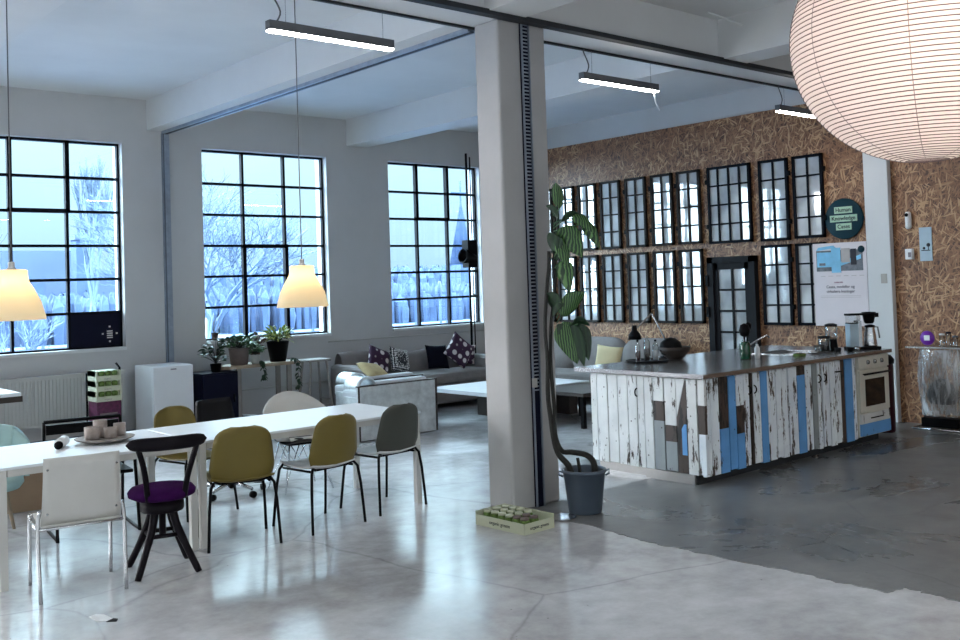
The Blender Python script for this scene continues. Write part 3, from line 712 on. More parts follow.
MB().lathe([(.068, 0), (.07, .01), (.058, .12), (.048, .185), (.05, .20)], 22).build('jug_body', 'chrome', j)
MB().lathe([(.052, .198), (.052, .215), (.02, .225), (0, .225)], 20).build('lid', 'black', j)
MB().tube([(.045, 0, .20), (.085, 0, .195), (.095, 0, .13), (.10, 0, .08)], .009).build('handle', 'steel', j)

# pedal bin beside the oven
t = thing('pedal_bin', 'deep red bin with black lid squeezed between oven and white post', 'bin', (10.31, 5.36, 0))
MB().lathe([(.12, 0), (.13, .02), (.13, .72), (.12, .74)], 24).build('body', 'redapp', t)
MB().lathe([(.14, .74), (.145, .78), (.11, .83), (0, .85)], 24).build('lid', 'black', t)
# rubbish rack with clear bag
t = thing('rubbish_rack', 'wire waste rack holding a clear plastic bag against the chipboard', 'bin', (10.80, 4.93, 0))
mb = MB()
mb.tube([(-.14, -.27, .015), (-.14, .27, .015), (.12, .27, .015), (.12, -.27, .015), (-.14, -.27, .015)], .011)
for y in (-.24, .24): mb.tube([(.10, y, .015), (.10, y, .885)], .011)
mb.build('wire_frame', 'chrome', t)
MB().box(-.13, .13, -.30, .32, .885, .905).build('shelf_top', 'steel', t)
def bagf(u, v):
    a = u*2*PI; z = .87-.72*v; r = 1+.16*math.sin(v*PI)+.03*math.sin(a*7+v*6)
    return (.105*math.cos(a)*r, .215*math.sin(a)*r, z)
bg = MB().grid(bagf, 40, 12).build('bag', 'bag', t)
MB().lathe([(0, .27), (.08, .28), (.10, .36), (.08, .48), (.03, .55), (0, .56)], 14, sy=1.6).build('rubbish', 'dgrey', t)
MB().box(-.09, .09, -.2, .2, .03, .13).build('bottom_crate', 'black', t, bevel=.01)
t = thing('purple_disc', 'round purple badge with a white square standing on the rack shelf', 'badge', (10.80, 5.06, .906))
MB().lathe([(0, -.012), (.075, -.012), (.08, 0), (.075, .012), (0, .012)], 28, Matrix.Translation((0, 0, .085)) @ Rm).build('disc', 'ppurple', t)
MB().box(-.016, -.011, -.03, .03, .06, .115).build('white_square', 'white', t)
for k, (y, h) in enumerate([(4.90, .12), (4.83, .14), (4.76, .10)]):
    t = thing('storage_glass', ['small clear jar on the rack shelf next to the purple badge', 'tallest clear jar with dark top on the rack shelf', 'clear jar at the outer end of the rack shelf'][k], 'jar', (10.80, y, .906), 0, 'jars on the rack shelf')
    MB().lathe([(0, 0), (.025, 0), (.028, .01), (.028, h)], 14).build('glass_body', 'clear', t)
    MB().lathe([(.029, h), (.029, h+.015), (0, h+.02)], 14).build('lid', ['white', 'navy', 'bucket'][k], t)

# ------------------------------------------------------------------ tables and chairs
def table(label, x0, x1, y0, y1):
    t = thing('dining_table', label, 'table', (x0, y0, 0), 0, 'long white tables')
    w, d = x1-x0, y1-y0; z = .735
    MB().box(0, w, 0, d, z-.018, z).build('tabletop', 'tablew', t, bevel=.003)
    MB().box(.056, w-.056, .009, .03, z-.06, z-.019).box(.056, w-.056, d-.03, d-.009, z-.06, z-.019).box(.010, .035, .056, d-.056, z-.06, z-.019).box(w-.035, w-.010, .056, d-.056, z-.06, z-.019).build('apron', 'offwhite', t)
    for lx in (.005, w-.055):
        for ly in (.005, d-.05): MB().box(lx, lx+.045, ly, ly+.045, 0, z-.0185).build('leg', 'offwhite', t)
    return t
table('white rectangular table, the near left one of two pushed together', 1.66, 2.93, 6.42, 7.36)
table('white rectangular table, the longer right one reaching towards the sofas', 2.94, 4.84, 6.42, 7.36)

def shell_chair(name, label, loc, rz, shell, leg, group, seatm=None):
    """plastic shell chair, faces local +y; seat .45 m, back to .83 m"""
    t = thing(name, label, 'chair', (*loc, 0), rz, group)
    def back(u, v):
        z = .46+.37*v; w = .228*(1-.22*v**1.6)*(1 if v < .72 else math.sqrt(max(0, 1-((v-.72)/.28)**3.2*.80)))
        if v < .2: w *= .86+.14*v/.2
        x = (u-.5)*2*w; y = -.215-.07*v-.02*(0)+.045*((u-.5)*2)**2
        return (x, y, z)
    MB().grid(back, 12, 26, .008).build('backrest', shell, t)
    def seat(u, v):
        w = .215*(1-.12*v)
        return ((u-.5)*2*w, -.215+.43*v, .455-.02*math.sin(v*PI)+.02*((u-.5)*2)**2+(.012 if v == 0 else 0))
    MB().grid(seat, 12, 8, .010).build('seat', seatm or shell, t)
    for sx in (-1, 1):
        MB().tube(smoothpath([(sx*.14, -.15, .435), (sx*.215, -.20, .42), (sx*.245, -.235, 0)], 3), .0105).build('leg', leg, t)
        MB().tube(smoothpath([(sx*.14, .15, .435), (sx*.215, .185, .42), (sx*.245, .235, 0)], 3), .0105).build('leg', leg, t)
    MB().tube([(-.14, -.15, .435), (.14, -.15, .435)], .009).tube([(-.14, .15, .435), (.14, .15, .435)], .009).tube([(-.19, -.17, .43), (-.19, .17, .43)], .009).tube([(.19, -.17, .43), (.19, .17, .43)], .009).build('seat_frame', leg, t)
    return t
G = 'plastic shell chairs round the long table'
shell_chair('shell_chair', 'olive yellow shell chair right of the purple stool, back to the room', (3.235, 6.46), R(-16), 'olive', 'black', G)
shell_chair('shell_chair', 'olive yellow shell chair between the other olive one and the grey-green chair', (3.88, 6.44), R(7), 'olive', 'black', G, 'seatpad')
shell_chair('shell_chair', 'dark grey-green shell chair at the right end of the table', (4.545, 6.56), R(7), 'greygreen', 'black', G, 'seatpad')
shell_chair('shell_chair', 'olive yellow shell chair on the window side of the table, facing us', (3.40, 7.55), R(180+14), 'olive', 'black', G)

# white four-legged chair
t = thing('stacking_chair', 'white square-backed chair with chrome legs at the near end of the table', 'chair', (2.035, 6.19, 0), R(-9))
def bk(u, v): return ((u-.5)*2*(.222-.012*v), -.20-.06*v+.018*((u-.5)*2)**2-.02*math.sin(v*PI), .43+.395*v)
MB().grid(bk, 10, 8, .012).build('backrest', 'offwhite', t)
MB().grid(lambda u, v: ((u-.5)*2*.215, -.21+.42*v, .435-.012*math.sin(v*PI)), 10, 6, .012).build('seat', 'offwhite', t)
for sx in (-1, 1):
    MB().tube(smoothpath([(sx*.225, -.20, .52), (sx*.24, -.19, .41), (sx*.235, -.235, .0)], 3), .0115).build('leg', 'chrome', t)
    MB().tube(smoothpath([(sx*.225, .17, .425), (sx*.235, .19, .40), (sx*.235, .215, .0)], 3), .0115).build('leg', 'chrome', t)
MB().tube([(-.24, -.19, .41), (-.235, .19, .40)], .010).tube([(.24, -.19, .41), (.235, .19, .40)], .010).tube([(-.24, -.19, .41), (.24, -.19, .41)], .010).build('seat_frame', 'chrome', t)
mb = MB()
for sx in (-.19, .19):
    for z in (.50, .76): mb.lathe([(0, 0), (.007, 0), (.006, .004), (0, .004)], 10, Matrix.Translation((sx, bk(.5+sx/.45, (z-.43)/.395)[1]-.001-.012, z)) @ Matrix.Rotation(PI/2, 4, 'X'))
mb.build('rivet', 'steel', t)

# black swivel stool with purple seat and bent rail back
t = thing('swivel_stool', 'black wooden stool with purple round seat and curved back rail', 'stool', (2.56, 6.16, 0), R(-13))
MB().lathe([(0, .455), (.17, .457), (.205, .475), (.21, .50), (.19, .525), (.1, .535), (0, .537)], 36).build('seat', 'purple', t)
MB().lathe([(.0, .375), (.13, .375), (.135, .385), (.135, .43), (.12, .44), (.12, .457), (0, .457)], 28).build('seat_base', 'blackw', t)
for k in range(4):
    a = PI/4+k*PI/2; c, s = math.cos(a), math.sin(a)
    MB().tube(smoothpath([(c*.075, s*.075, .40), (c*.10, s*.10, .30), (c*.165, s*.165, .17), (c*.262, s*.262, .0)], 4), [.026]*4+[.025]*4+[.022]*4+[.019], 10).build('leg', 'blackw', t)
mb = MB()
for k in range(4):
    a = PI/4+k*PI/2; b2_ = a+PI/2
    mb.tube([(math.cos(a)*.125, math.sin(a)*.125, .23), (math.cos(b2_)*.125, math.sin(b2_)*.125, .23)], .014)
mb.tube([(0, 0, .22), (0, 0, .38)], .022); mb.build('stretcher', 'blackw', t)
for sx in (-1, 1):
    MB().tube(smoothpath([(sx*.11, -.15, .47), (sx*.125, -.19, .60), (sx*.15, -.235, .72), (sx*.185, -.25, .84)], 4), [.018]*13, 10).build('back_post', 'blackw', t)
def rail(u, v):
    a = (u-.5)*2; th = v*2*PI
    x = .245*a; y = -.295+.075*a*a; z = .835; e = math.sqrt(max(.0, 1-abs(a)**6))
    return (x, y+.017*math.cos(th)*e, z+.043*math.sin(th)*e)
MB().grid(rail, 22, 14).build('back_rail', 'blackw', t)

# black sled chair behind the table
t = thing('sled_chair', 'black metal armchair with bent tube runners on the far side of the table', 'chair', (2.62, 7.62, 0), R(180-8))
mb = MB()
for sx in (-1, 1):
    mb.tube(smoothpath([(sx*.28, -.27, .80), (sx*.285, -.24, .45), (sx*.285, -.27, .04), (sx*.285, -.23, .012), (sx*.285, .23, .012), (sx*.285, .26, .05), (sx*.27, .20, .62), (sx*.27, .15, .645), (sx*.28, -.23, .65)], 3), .012)
mb.tube([(-.28, -.27, .80), (.28, -.27, .80)], .014).tube([(-.285, -.245, .42), (.285, -.245, .42)], .012)
mb.build('tube_frame', 'black', t)
MB().box(-.265, .265, -.283, -.262, .70, .775).build('back_slat', 'black', t)
MB().box(-.265, .265, -.283, -.262, .56, .66).build('back_slat', 'black', t)
MB().box(-.26, .26, -.23, .22, .425, .45).build('seat', 'black', t, bevel=.006)

# office chair
t = thing('office_chair', 'black office chair on castors behind the long table', 'chair', (3.93, 7.95, 0), R(180+12))
MB().grid(lambda u, v: ((u-.5)*2*(.21-.03*v*v), -.23-.05*v+.04*((u-.5)*2)**2, .47+.34*v), 10, 8, .035).build('backrest', 'dgrey', t)
MB().grid(lambda u, v: ((u-.5)*2*.22, -.22+.44*v, .48-.01*math.sin(PI*v)), 8, 8, .045).build('seat', 'black', t)
MB().tube([(0, 0, .06), (0, 0, .43)], .025).build('gas_lift', 'black', t)
for k in range(5):
    a = 2*PI*k/5+.3; c, s = math.cos(a), math.sin(a)
    lg = MB().tube([(0, 0, .12), (c*.27, s*.27, .075)], [.025, .014]).build('foot_arm', 'steel', t)
    MB().lathe([(0, -.018), (.028, -.018), (.030, 0), (.028, .018), (0, .018)], 14, Matrix.Translation((c*.28, s*.28, .03)) @ Matrix.Rotation(a, 4, 'Z') @ Matrix.Rotation(PI/2, 4, 'Y')).build('castor', 'black', lg)
for sx in (-1, 1):
    MB().tube([(sx*.2, -.05, .45), (sx*.27, -.04, .48), (sx*.27, -.04, .62)], .012).box(sx*.27-.03, sx*.27+.03, -.14, .1, .62, .645).build('armrest', 'black', t)

# white tub armchair on wire legs
t = thing('wire_leg_armchair', 'white moulded armchair on thin chrome wire legs behind the table', 'chair', (4.47, 7.72, 0), R(180-8))
def tub(u, v):
    # u round the rim from left arm front, round the back, to right arm front; v from seat centre to rim
    a = (u-.5)*1.55*PI           # 0 at back
    back = math.cos(a/1.55)**2
    rimz = .60+.235*max(0, math.cos(a*.75))**2.2 if abs(a) < PI*.66 else .60
    rx, ry = .30, .25
    x = rx*math.sin(a)*v**.6; y = -ry*math.cos(a)*v**.6+.0
    z = .43+(rimz-.43)*max(0, (v-.45)/.55)**1.5
    x *= 1+.06*v; return (x, y, z)
MB().grid(tub, 30, 12, .007).build('seat_shell', 'offwhite', t)
MB().grid(lambda u, v: ((u-.5)*2*.19, -.1+.34*v, .44-.012*v*v-.01*math.sin(PI*v)), 8, 6, .010).build('seat_pad', 'black', t)
mb = MB()
for sx in (-1, 1):
    for sy in (-1, 1):
        f = (sx*.22, sy*.20, 0)
        mb.tube([(sx*.14, sy*.12, .42), f], .006, 6).tube([(sx*.05, sy*.13, .42), (sx*.18, sy*.165, .12), f], .004, 6)
    mb.tube([(sx*.14, .12, .42), (sx*.10, 0, .20), (sx*.14, -.12, .42)], .005, 6)
    mb.tube([(-.14, sx*.12, .42), (0, sx*.10, .20), (.14, sx*.12, .42)], .005, 6)
mb.tube([(-.14, -.12, .42), (.14, -.12, .42), (.14, .12, .42), (-.14, .12, .42), (-.14, -.12, .42)], .006, 6)
mb.build('wire_base', 'chrome', t)

# aqua tub chair at the left edge
t = thing('tub_chair', 'aqua ribbed upholstered chair at the left edge behind the table', 'chair', (1.97, 8.02, 0), R(180-25))
def aq(u, v):
    a = (u-.5)*2; rr = math.sqrt(max(0, 1-a*a*.0))
    w = .30; x = w*a; z = .40+.39*v*(1-.35*abs(a)**4)
    return (x, -.22-.05*v+.10*a*a+.012*abs(math.sin(u*PI*6)), z)
MB().grid(aq, 48, 10, .06).build('backrest', 'aqua', t)
MB().lathe([(0, .34), (.25, .34), (.28, .38), (.27, .44), (.1, .46), (0, .46)], 28).build('seat', 'aqua', t)
for k in range(4):
    a = PI/4+k*PI/2
    MB().tube([(math.cos(a)*.17, math.sin(a)*.17, .35), (math.cos(a)*.25, math.sin(a)*.25, 0)], [.02, .012]).build('leg', 'wood', t)
t = thing('cardboard_box', 'brown cardboard box on the floor under the left end of the table', 'box', (2.46, 8.87, 0), R(-8))
MB().box(-.24, .24, -.2, .2, 0, .42).build('carton', 'card', t, bevel=.004)
MB().box(-.24, .24, -.03, .03, .42, .423).build('tape', 'wood', t)
# desk corner at left edge
t = thing('standing_desk', 'corner of a high white desk with a dark edge at the left edge', 'desk', (1.2, 9.2, 0))
MB().m(0).box(0, 1.38, 0, .7, .90, .93).m(1).box(0, 1.39, -.005, .705, .85, .90).build('desktop', ['tablew', 'dwood'], t)
for x, y in ((.05, .05), (1.0, .05), (.05, .62), (1.0, .62)): MB().box(x, x+.05, y, y+.05, 0, .85).build('leg', 'black', t)

# ---- things on the table
TZ = .736
t = thing('round_tray', 'round grey wooden board carrying stoneware cups on the table', 'tray', (2.50, 6.98, TZ))
MB().lathe([(.0, 0), (.12, 0), (.19, .022), (.20, .03), (.18, .028), (0, .018)], 36).build('board', 'greywood', t)
for k, (dx, dy, h, r) in enumerate([(-.085, .0, .085, .052), (.0, .085, .115, .047), (.03, -.03, .07, .045), (.12, .04, .085, .042)]):
    c = thing('stoneware_cup', ['leftmost pale stoneware cup on the round board', 'tallest stoneware cup at the back of the round board', 'low brown stoneware cup in the middle of the board', 'rightmost dark stoneware cup on the round board'][k], 'cup', (2.50+dx, 6.98+dy, TZ+.026), 0, 'stoneware cups on the board')
    MB().lathe([(0, 0), (r*.92, 0), (r, .006), (r, h), (r*.88, h), (r*.85, .012), (0, .012)], 20).build('cup_body', 'mug', c)
    MB().lathe([(0, h-.012), (r*.86, h-.012), (0, h-.004)], 18).build('contents', 'whitef', c)
t = thing('paper_roll', 'white paper roll with a dark end lying left of the cups', 'roll', (2.21, 6.97, TZ), R(60))
MB().tube([(-.09, 0, .035), (.07, 0, .035)], .035, 18).build('roll', 'white', t)
MB().tube([(-.115, -.0, .028), (-.088, 0, .028)], .027, 16).build('dark_cap', 'black', t)

# ------------------------------------------------------------------ pendants, lantern, fixtures
def light(name, loc, power, col, rad, parent=None):
    l = bpy.data.lights.new(name, 'POINT'); l.energy = power; l.color = col; l.shadow_soft_size = rad
    o = bpy.data.objects.new(name, l); C.objects.link(o); o.location = loc
    if parent: o.parent = parent
    return o
def pendant(x, y, label):
    t = thing('pendant_lamp', label, 'lamp', (x, y, 1.61), 0, 'cream bell pendants over the table')
    MB().lathe([(.205, 0), (.20, .03), (.176, .12), (.13, .21), (.105, .25), (.098, .285), (.096, .325), (.086, .33)], 40, cap=False).build('lamp_shade', 'shade', t)
    MB().lathe([(.086, .33), (.03, .335), (.02, .35), (.02, .38), (0, .385)], 18, cap=False).build('shade_cap', 'offwhite', t)
    MB().tube([(0, 0, .38), (0, 0, CZ-1.61)], .004, 6).build('cord', 'wire', t)
    MB().lathe([(0, 0), (.02, .004), (.032, .03), (.03, .06), (.014, .10), (0, .10)], 16).build('bulb', 'bulb', t, loc=(0, 0, .17))
pendant(4.06, 6.9, 'cream bell-shaped pendant lamp in front of the middle window')
pendant(1.89, 6.9, 'cream bell-shaped pendant lamp cut by the left edge')
# rice paper lantern
t = thing('paper_lantern', 'huge round ribbed rice-paper lantern hanging top right', 'lamp', (2.50, 1.15, 2.34))
LR, LH = .322, .318
def lan(u, v):
    a = u*2*PI; n = 72
    ph = .16+(PI-.32)*v
    r = LR*math.sin(ph); z = LH*math.cos(ph)
    k = 1-.010*abs(math.sin(v*n*PI))
    return (r*k*math.cos(a), r*k*math.sin(a), z)
MB().grid(lan, 72, 216).build('paper_globe', 'rice', t)
mb = MB()
for i in range(73):
    ph = .16+(PI-.32)*i/72; r = LR*math.sin(ph)*1.001; z = LH*math.cos(ph)
    mb.tube([(r*math.cos(2*PI*k/60), r*math.sin(2*PI*k/60), z) for k in range(61)], .0013, 4, cap=False)
mb.build('bamboo_rib', 'rib', t)
mb = MB()
for q in range(8):
    a = q*PI/4+.35
    mb.tube([(LR*1.001*math.sin(.16+(PI-.32)*i/30)*math.cos(a), LR*1.001*math.sin(.16+(PI-.32)*i/30)*math.sin(a), LH*math.cos(.16+(PI-.32)*i/30)) for i in range(31)], .0009, 4, cap=False)
mb.build('paper_seam', 'greywood', t)
MB().tube([(0, 0, .1), (0, 0, CZ-2.34)], .004, 6).build('cord', 'wire', t)
MB().lathe([(0, -.035), (.02, -.03), (.035, 0), (.02, .03), (0, .04)], 16).build('bulb', 'bulb2', t, loc=(-.12, -.09, -.02))
# linear fixtures
def fixture(x, y, label=None, z=3.50, n=0):
    x += .07
    t = thing('linear_lamp', label or 'slim grey linear lamp added out of frame to brighten the room', 'lamp', (x, y, z), 0, 'slim linear ceiling lamps')
    MB().box(0, 1.03, -.03, .03, .012, .075).build('housing', 'housing', t)
    MB().box(.004, 1.026, -.028, .028, 0, .012).build('diffuser', 'led', t)
    top = BZ-.02-z if abs(y-5.92) < .1 else CZ-z
    for wx in (.14, .95): MB().tube([(wx, 0, .07), (wx, 0, top)], .0018, 5).build('suspension_wire', 'steel', t)
    MB().tube(smoothpath([(.07, 0, .075), (.10, 0, .15), (.04, 0, .26), (.05, 0, top)]), .006, 6).build('power_cord', 'wire', t)
    if n: MB().tube(smoothpath([(.99, 0, .0), (1.0, 0, -.05), (1.04, .02, -.10), (1.10, .03, -.16)]), .005, 6).build('pull_cord', 'white', t)
FLB = {0: 'linear lamp hanging left of the column, above the table', 1: 'linear lamp hanging just right of the column, with a dangling white cord', 2: 'linear lamp partly hidden behind the paper lantern'}
for k in (-3, -2, -1, 0, 1, 2):
    if k in FLB: fixture(3.20+3.065*k, 5.92, FLB[k], n=(k == 1))
    elif k == -1: fixture(3.20+3.065*k, 5.92)  # unseen lamp added to the row for more room light
for k, fy in ((-2, -.8), (-1, -.8), (0, -.8), (1, .9), (2, .9)): fixture(3.0+3.11*k, fy, 'linear lamp added unseen behind the viewer to brighten the near bay')  # unseen lamps added to brighten the near bay and island front

# ------------------------------------------------------------------ along the window wall
t = thing('radiator', 'long white panel radiator under the leftmost window', 'radiator', (2.75, 11.84, .28))
mb = MB().box(0, 1.75, 0, .10, 0, .56)
for k in range(43): x = .03+k*.04; mb.box(x, x+.02, -.012, 0, .03, .53)
mb.box(-.01, 1.76, -.016, .11, .56, .572); mb.build('panel', 'radiator', t)
MB().tube([(1.70, .05, 0), (1.70, .05, -.28)], .012).build('pipe', 'radiator', t)
t = thing('refrigerator', 'low white refrigerator standing below the grey wall rail', 'refrigerator', (4.62, 11.30, 0))
MB().box(0, .49, .03, .55, .02, .90).build('cabinet', 'white', t, bevel=.006)
MB().box(0, .49, -.02, .025, .03, .895).build('door', 'white', t, bevel=.008)
MB().box(.21, .28, -.022, -.02, .85, .865).build('badge', 'inkg', t)
for x in (.05, .44): MB().box(x-.02, x+.02, .05, .09, 0, .02).build('foot', 'black', t)
# cartons on a hand truck
HX, HY = 3.83, 10.9
t = thing('hand_truck', 'black hand truck standing by the wall with stacked cartons on it', 'hand truck', (HX, HY, 0))
mb = MB()
mb.tube([(.29, .10, .03), (.29, .10, .95), (.26, .13, 1.0)], .013).tube([(.0, .31, .03), (.0, .31, .90)], .013).box(-.02, .30, .0, .28, .02, .035)
mb.tube([(.29, .10, .60), (.28, .31, .60)], .01).build('frame', 'black', t)
for y in (.04, .26): MB().lathe([(0, -.015), (.05, -.015), (.05, .015), (0, .015)], 16, Matrix.Translation((.325, y, .05)) @ Matrix.Rotation(PI/2, 4, 'X')).build('wheel', 'black', t)
t = thing('maroon_carton', 'tall maroon printed carton at the bottom of the stack', 'carton', (HX, HY, .036))
MB().box(0, .26, 0, .26, 0, .56).build('carton', 'maroon', t)
mb = MB()
for k in range(5): mb.box(.03, .22-.02*k, -.003, 0, .42-.07*k, .435-.07*k)
mb.build('print_lines', 'stone', t)
lab = ['top pale green produce carton of the stack', 'middle pale green produce carton of the stack', 'lowest pale green produce carton, resting on the maroon one']
for k in range(3):
    z = .597+.112*(2-k)
    t = thing('produce_carton', lab[k], 'carton', (HX, HY, z), 0, 'pale green cartons on the hand truck')
    MB().m(0).box(-.005, .265, -.005, .265, 0, .055).box(-.005, .265, .02, .265, .055, .108).box(-.005, .012, -.005, .265, .05, .108).box(.248, .265, -.005, .265, .05, .108).build('carton', 'carton', t)
    for q in range(3):
        MB().lathe([(0, -.025), (.03, -.025), (.034, 0), (.03, .022), (0, .03)], 12, Matrix.Translation((.055+q*.072, .012, .083))).build('glass_jar', 'green', t)
    text('lettering', 'organic', .028, 'inkg', facing_y(.12, -.0065, .025), t)
# dark cabinet and bench with plants
t = thing('dark_cabinet', 'small navy black cabinet left of the plant bench', 'cabinet', (5.19, 11.20, 0))
MB().box(0, .47, .02, .50, .03, .77).build('body', 'navy', t)
MB().box(.01, .46, 0, .02, .05, .75).build('door', 'navy', t, bevel=.004)
MB().box(.40, .41, -.02, 0, .40, .5).build('handle', 'black', t)
t = thing('plant_bench', 'raw wooden bench with rounded end carrying the potted plants', 'bench', (5.48, 11.28, 0))
pts = [(.18*(1-math.cos(a)), .20-.20*math.sin(a)) for a in [PI/2*-1+PI*k/10 for k in range(0, 11)]]
poly = [(1.1, 0), (1.1, .4), (.18, .4)]+[(.18-.18*math.sin(PI*k/8), .2+.2*math.cos(PI*k/8)) for k in range(1, 8)]+[(.18, 0)]
MB().prism(poly, .04, Matrix.Translation((0, 0, .79))).build('bench_top', 'wood', t)
for x in (.22, .93):
    for y in (.04, .33): MB().box(x, x+.06, y, y+.035, 0, .79).build('leg', 'greywood', t)
t = thing('bar_stool', 'greyed wooden stool at the right end of the plant bench', 'stool', (6.83, 11.35, 0))
MB().box(-.17, .17, -.15, .15, .80, .83).build('seat', 'greywood', t, bevel=.01)
for sx in (-1, 1):
    for sy in (-1, 1): MB().tube([(sx*.12, sy*.10, .80), (sx*.185, sy*.155, 0)], .017).build('leg', 'greywood', t)
MB().tube([(-.16, -.135, .22), (.16, -.135, .22)], .012).tube([(-.16, .135, .22), (.16, .135, .22)], .012).tube([(-.155, -.13, .30), (-.155, .13, .30)], .012).tube([(.155, -.13, .30), (.155, .13, .30)], .012).build('stretcher', 'greywood', t)

def leafgrid(mb, base, tip, width, droop=.0, roll=0, n=8, m=4, fold=.25, face=None):
    base, tip = Vector(base), Vector(tip); d = tip-base; Ln = d.length; d.normalize()
    side = d.cross(Vector((0, 0, 1))) if face is None else d.cross(face); side = side.normalized() if side.length > .05 else Vector((.76, -.65, 0))
    side = (Matrix.Rotation(roll, 3, d) @ side); nrm = side.cross(d)
    def fn(u, v):
        s = (v-.5)*2; w = width*.5*math.sin(PI*min(1, u**.8))**.75*(1-.25*u)
        p = base.lerp(tip, u)+side*w*s+nrm*(abs(s)*w*fold)+Vector((0, 0, 1))*(droop*math.sin(PI*u))
        return p
    mb.grid(fn, n, m, .0015)
def foliage(name, mat, parent, c, rx, rz, n, ls, w, seed=1, up=.6, stems=True):
    rnd = random.Random(seed); mb = MB(); sb = MB()
    for i in range(n):
        a = rnd.uniform(0, 2*PI); q = rnd.uniform(.2, 1)
        b = Vector(c)+Vector((math.cos(a)*rx*q, math.sin(a)*rx*q*.8, rz*rnd.uniform(.1, 1)*(1.1-q*.4)))
        dv = Vector((math.cos(a), math.sin(a), rnd.uniform(-.4, 1)*up)).normalized()*ls*rnd.uniform(.7, 1.2)
        leafgrid(mb, b, b+dv, w*rnd.uniform(.8, 1.2), .01, rnd.uniform(-.6, .6), 5, 2)
        sb.tube([Vector(c), (Vector(c)+b)/2+Vector((0, 0, .01)), b], .0025, 4)
    f = mb.build('leaves', mat, parent)
    sb.build('stems', 'stem', parent)
    return f
def pot(t, r0, r1, h, mat):
    MB().lathe([(0, 0), (r0, 0), (r1, h), (r1*1.02, h), (r1*.9, h-.005), (r1*.85, h-.03), (0, h-.03)], 26).build('pot', mat, t)
    MB().lathe([(0, h-.028), (r1*.84, h-.028), (0, h-.02)], 20).build('soil', 'soil', t)
BT = .831
t = thing('potted_plant', 'leafy plant in the large brown stoneware pot on the bench', 'plant', (5.80, 11.45, BT)); pot(t, .105, .13, .21, 'stone')
foliage('leaves', 'leafg', t, (0, 0, .2), .17, .17, 60, .10, .085, 3)
t = thing('potted_plant', 'small trailing plant in a pale pot in the middle of the bench', 'plant', (5.99, 11.38, BT)); pot(t, .05, .062, .11, 'offwhite')
foliage('leaves', 'leafg', t, (0, 0, .11), .12, .12, 50, .07, .055, 5)
t = thing('potted_plant', 'yellow-green bushy plant in a black pot on the bench', 'plant', (6.35, 11.45, BT)); pot(t, .10, .145, .26, 'black')
foliage('leaves', 'leafy', t, (0, 0, .25), .17, .17, 110, .11, .04, 7, 1.2)
t = thing('potted_plant', 'spindly twiggy plant in a small dark pot on the window sill', 'plant', (5.76, 12.03, WZ0+.004)); pot(t, .035, .05, .10, 'terra')
mb = MB(); rnd = random.Random(4)
for k in range(9):
    p = Vector((0, 0, .08)); pts = [p]
    for q in range(4): p = p+Vector((rnd.uniform(-.035, .045), rnd.uniform(-.02, .02), rnd.uniform(.05, .09))); pts.append(p)
    mb.tube(pts, [.003, .0025, .002, .0015, .001], 4)
mb.build('twigs', 'leafr', t)
t = thing('potted_plant', 'reddish round-leaved plant between the two largest pots', 'plant', (6.12, 11.62, BT)); pot(t, .05, .06, .14, 'terra')
foliage('leaves', 'leafr', t, (0, 0, .18), .10, .17, 40, .08, .07, 11)
t = thing('potted_plant', 'dark trailing plant standing on the navy cabinet', 'plant', (5.46, 11.40, .771)); pot(t, .055, .07, .10, 'black')
foliage('leaves', 'leaf', t, (0, 0, .10), .12, .30, 44, .10, .07, 13)
def vine(label, pts, parentloc):
    t = thing('trailing_vine', label, 'plant', parentloc)
    P = smoothpath(pts, 3); MB().tube(P, .003, 5).build('stem', 'stem', t)
    mb = MB(); rnd = random.Random(len(label))
    for p in P[2:]:
        for q in range(2):
            a = rnd.uniform(0, 2*PI); leafgrid(mb, p, p+Vector((math.cos(a)*.05, -abs(math.sin(a))*.03, -.05)), .05, 0, 0, 5, 2)
    mb.build('leaves', 'leaf', t)
vine('dark green vine hanging over the front edge of the bench, below the pale pot', [(0, .06, .03), (0, -.03, .035), (.0, -.045, -.04), (.01, -.05, -.13), (.0, -.05, -.17)], (6.02, 11.28, BT))
vine('dark green vine hanging down at the right end of the bench', [(-.06, .10, .03), (0, -.02, .035), (.02, -.045, -.05), (.01, -.05, -.15), (.03, -.05, -.26), (.0, -.05, -.32)], (6.50, 11.28, BT))

# ------------------------------------------------------------------ lounge
def cushion(label, loc, rot, s, mat, name='cushion', th=.12):
    t = MB()
    def f(sg):
        def fn(u, v):
            a, b = (u-.5)*2, (v-.5)*2; e = ((1-a**4)*(1-b**4))**.5
            pinch = 1-.10*(1-abs(a))*(abs(b)) if 0 else 1
            return (a*s/2*(1-.07*(1-b*b)), sg*th/2*e, b*s/2*(1-.07*(1-a*a)))
        return fn
    t.grid(f(1), 14, 14); t.grid(f(-1), 14, 14)
    bmesh.ops.remove_doubles(t.bm, verts=t.bm.verts, dist=.0005)
    o = t.build(name, mat); o.location = loc; o.rotation_euler = rot
    return tag(o, label, 'cushion')
SX, SY = 7.30, 10.88
sf = thing('grey_sofa', 'long grey upholstered sofa against the wall below the rightmost window', 'sofa', (SX, SY, 0))
SL = 2.42
MB().box(.05, SL-.05, .04, .90, .08, .36).build('base', 'sofag', sf, bevel=.03)
MB().box(.16, SL-.16, -.02, .62, .36, .52).build('seat_cushion', 'sofag', sf, bevel=.05)
def sback(u, v):
    x = .08+(SL-.16)*u; hz = .84+.035*math.sin(u*PI*3+.4)-.05*(u > .0)*u
    th = v*2*PI
    return (x, .76+.11*math.cos(th), (.30+hz)/2+(hz-.30)/2*math.sin(th))
MB().grid(sback, 40, 20).box(.08, SL-.08, .66, .86, .32, .60).build('backrest', 'sofag', sf)
for x, zt_ in ((.0, .70), (SL-.17, .70)): MB().box(x, x+.17, .0, .86, .06, zt_).build('armrest', 'sofag', sf, bevel=.05)
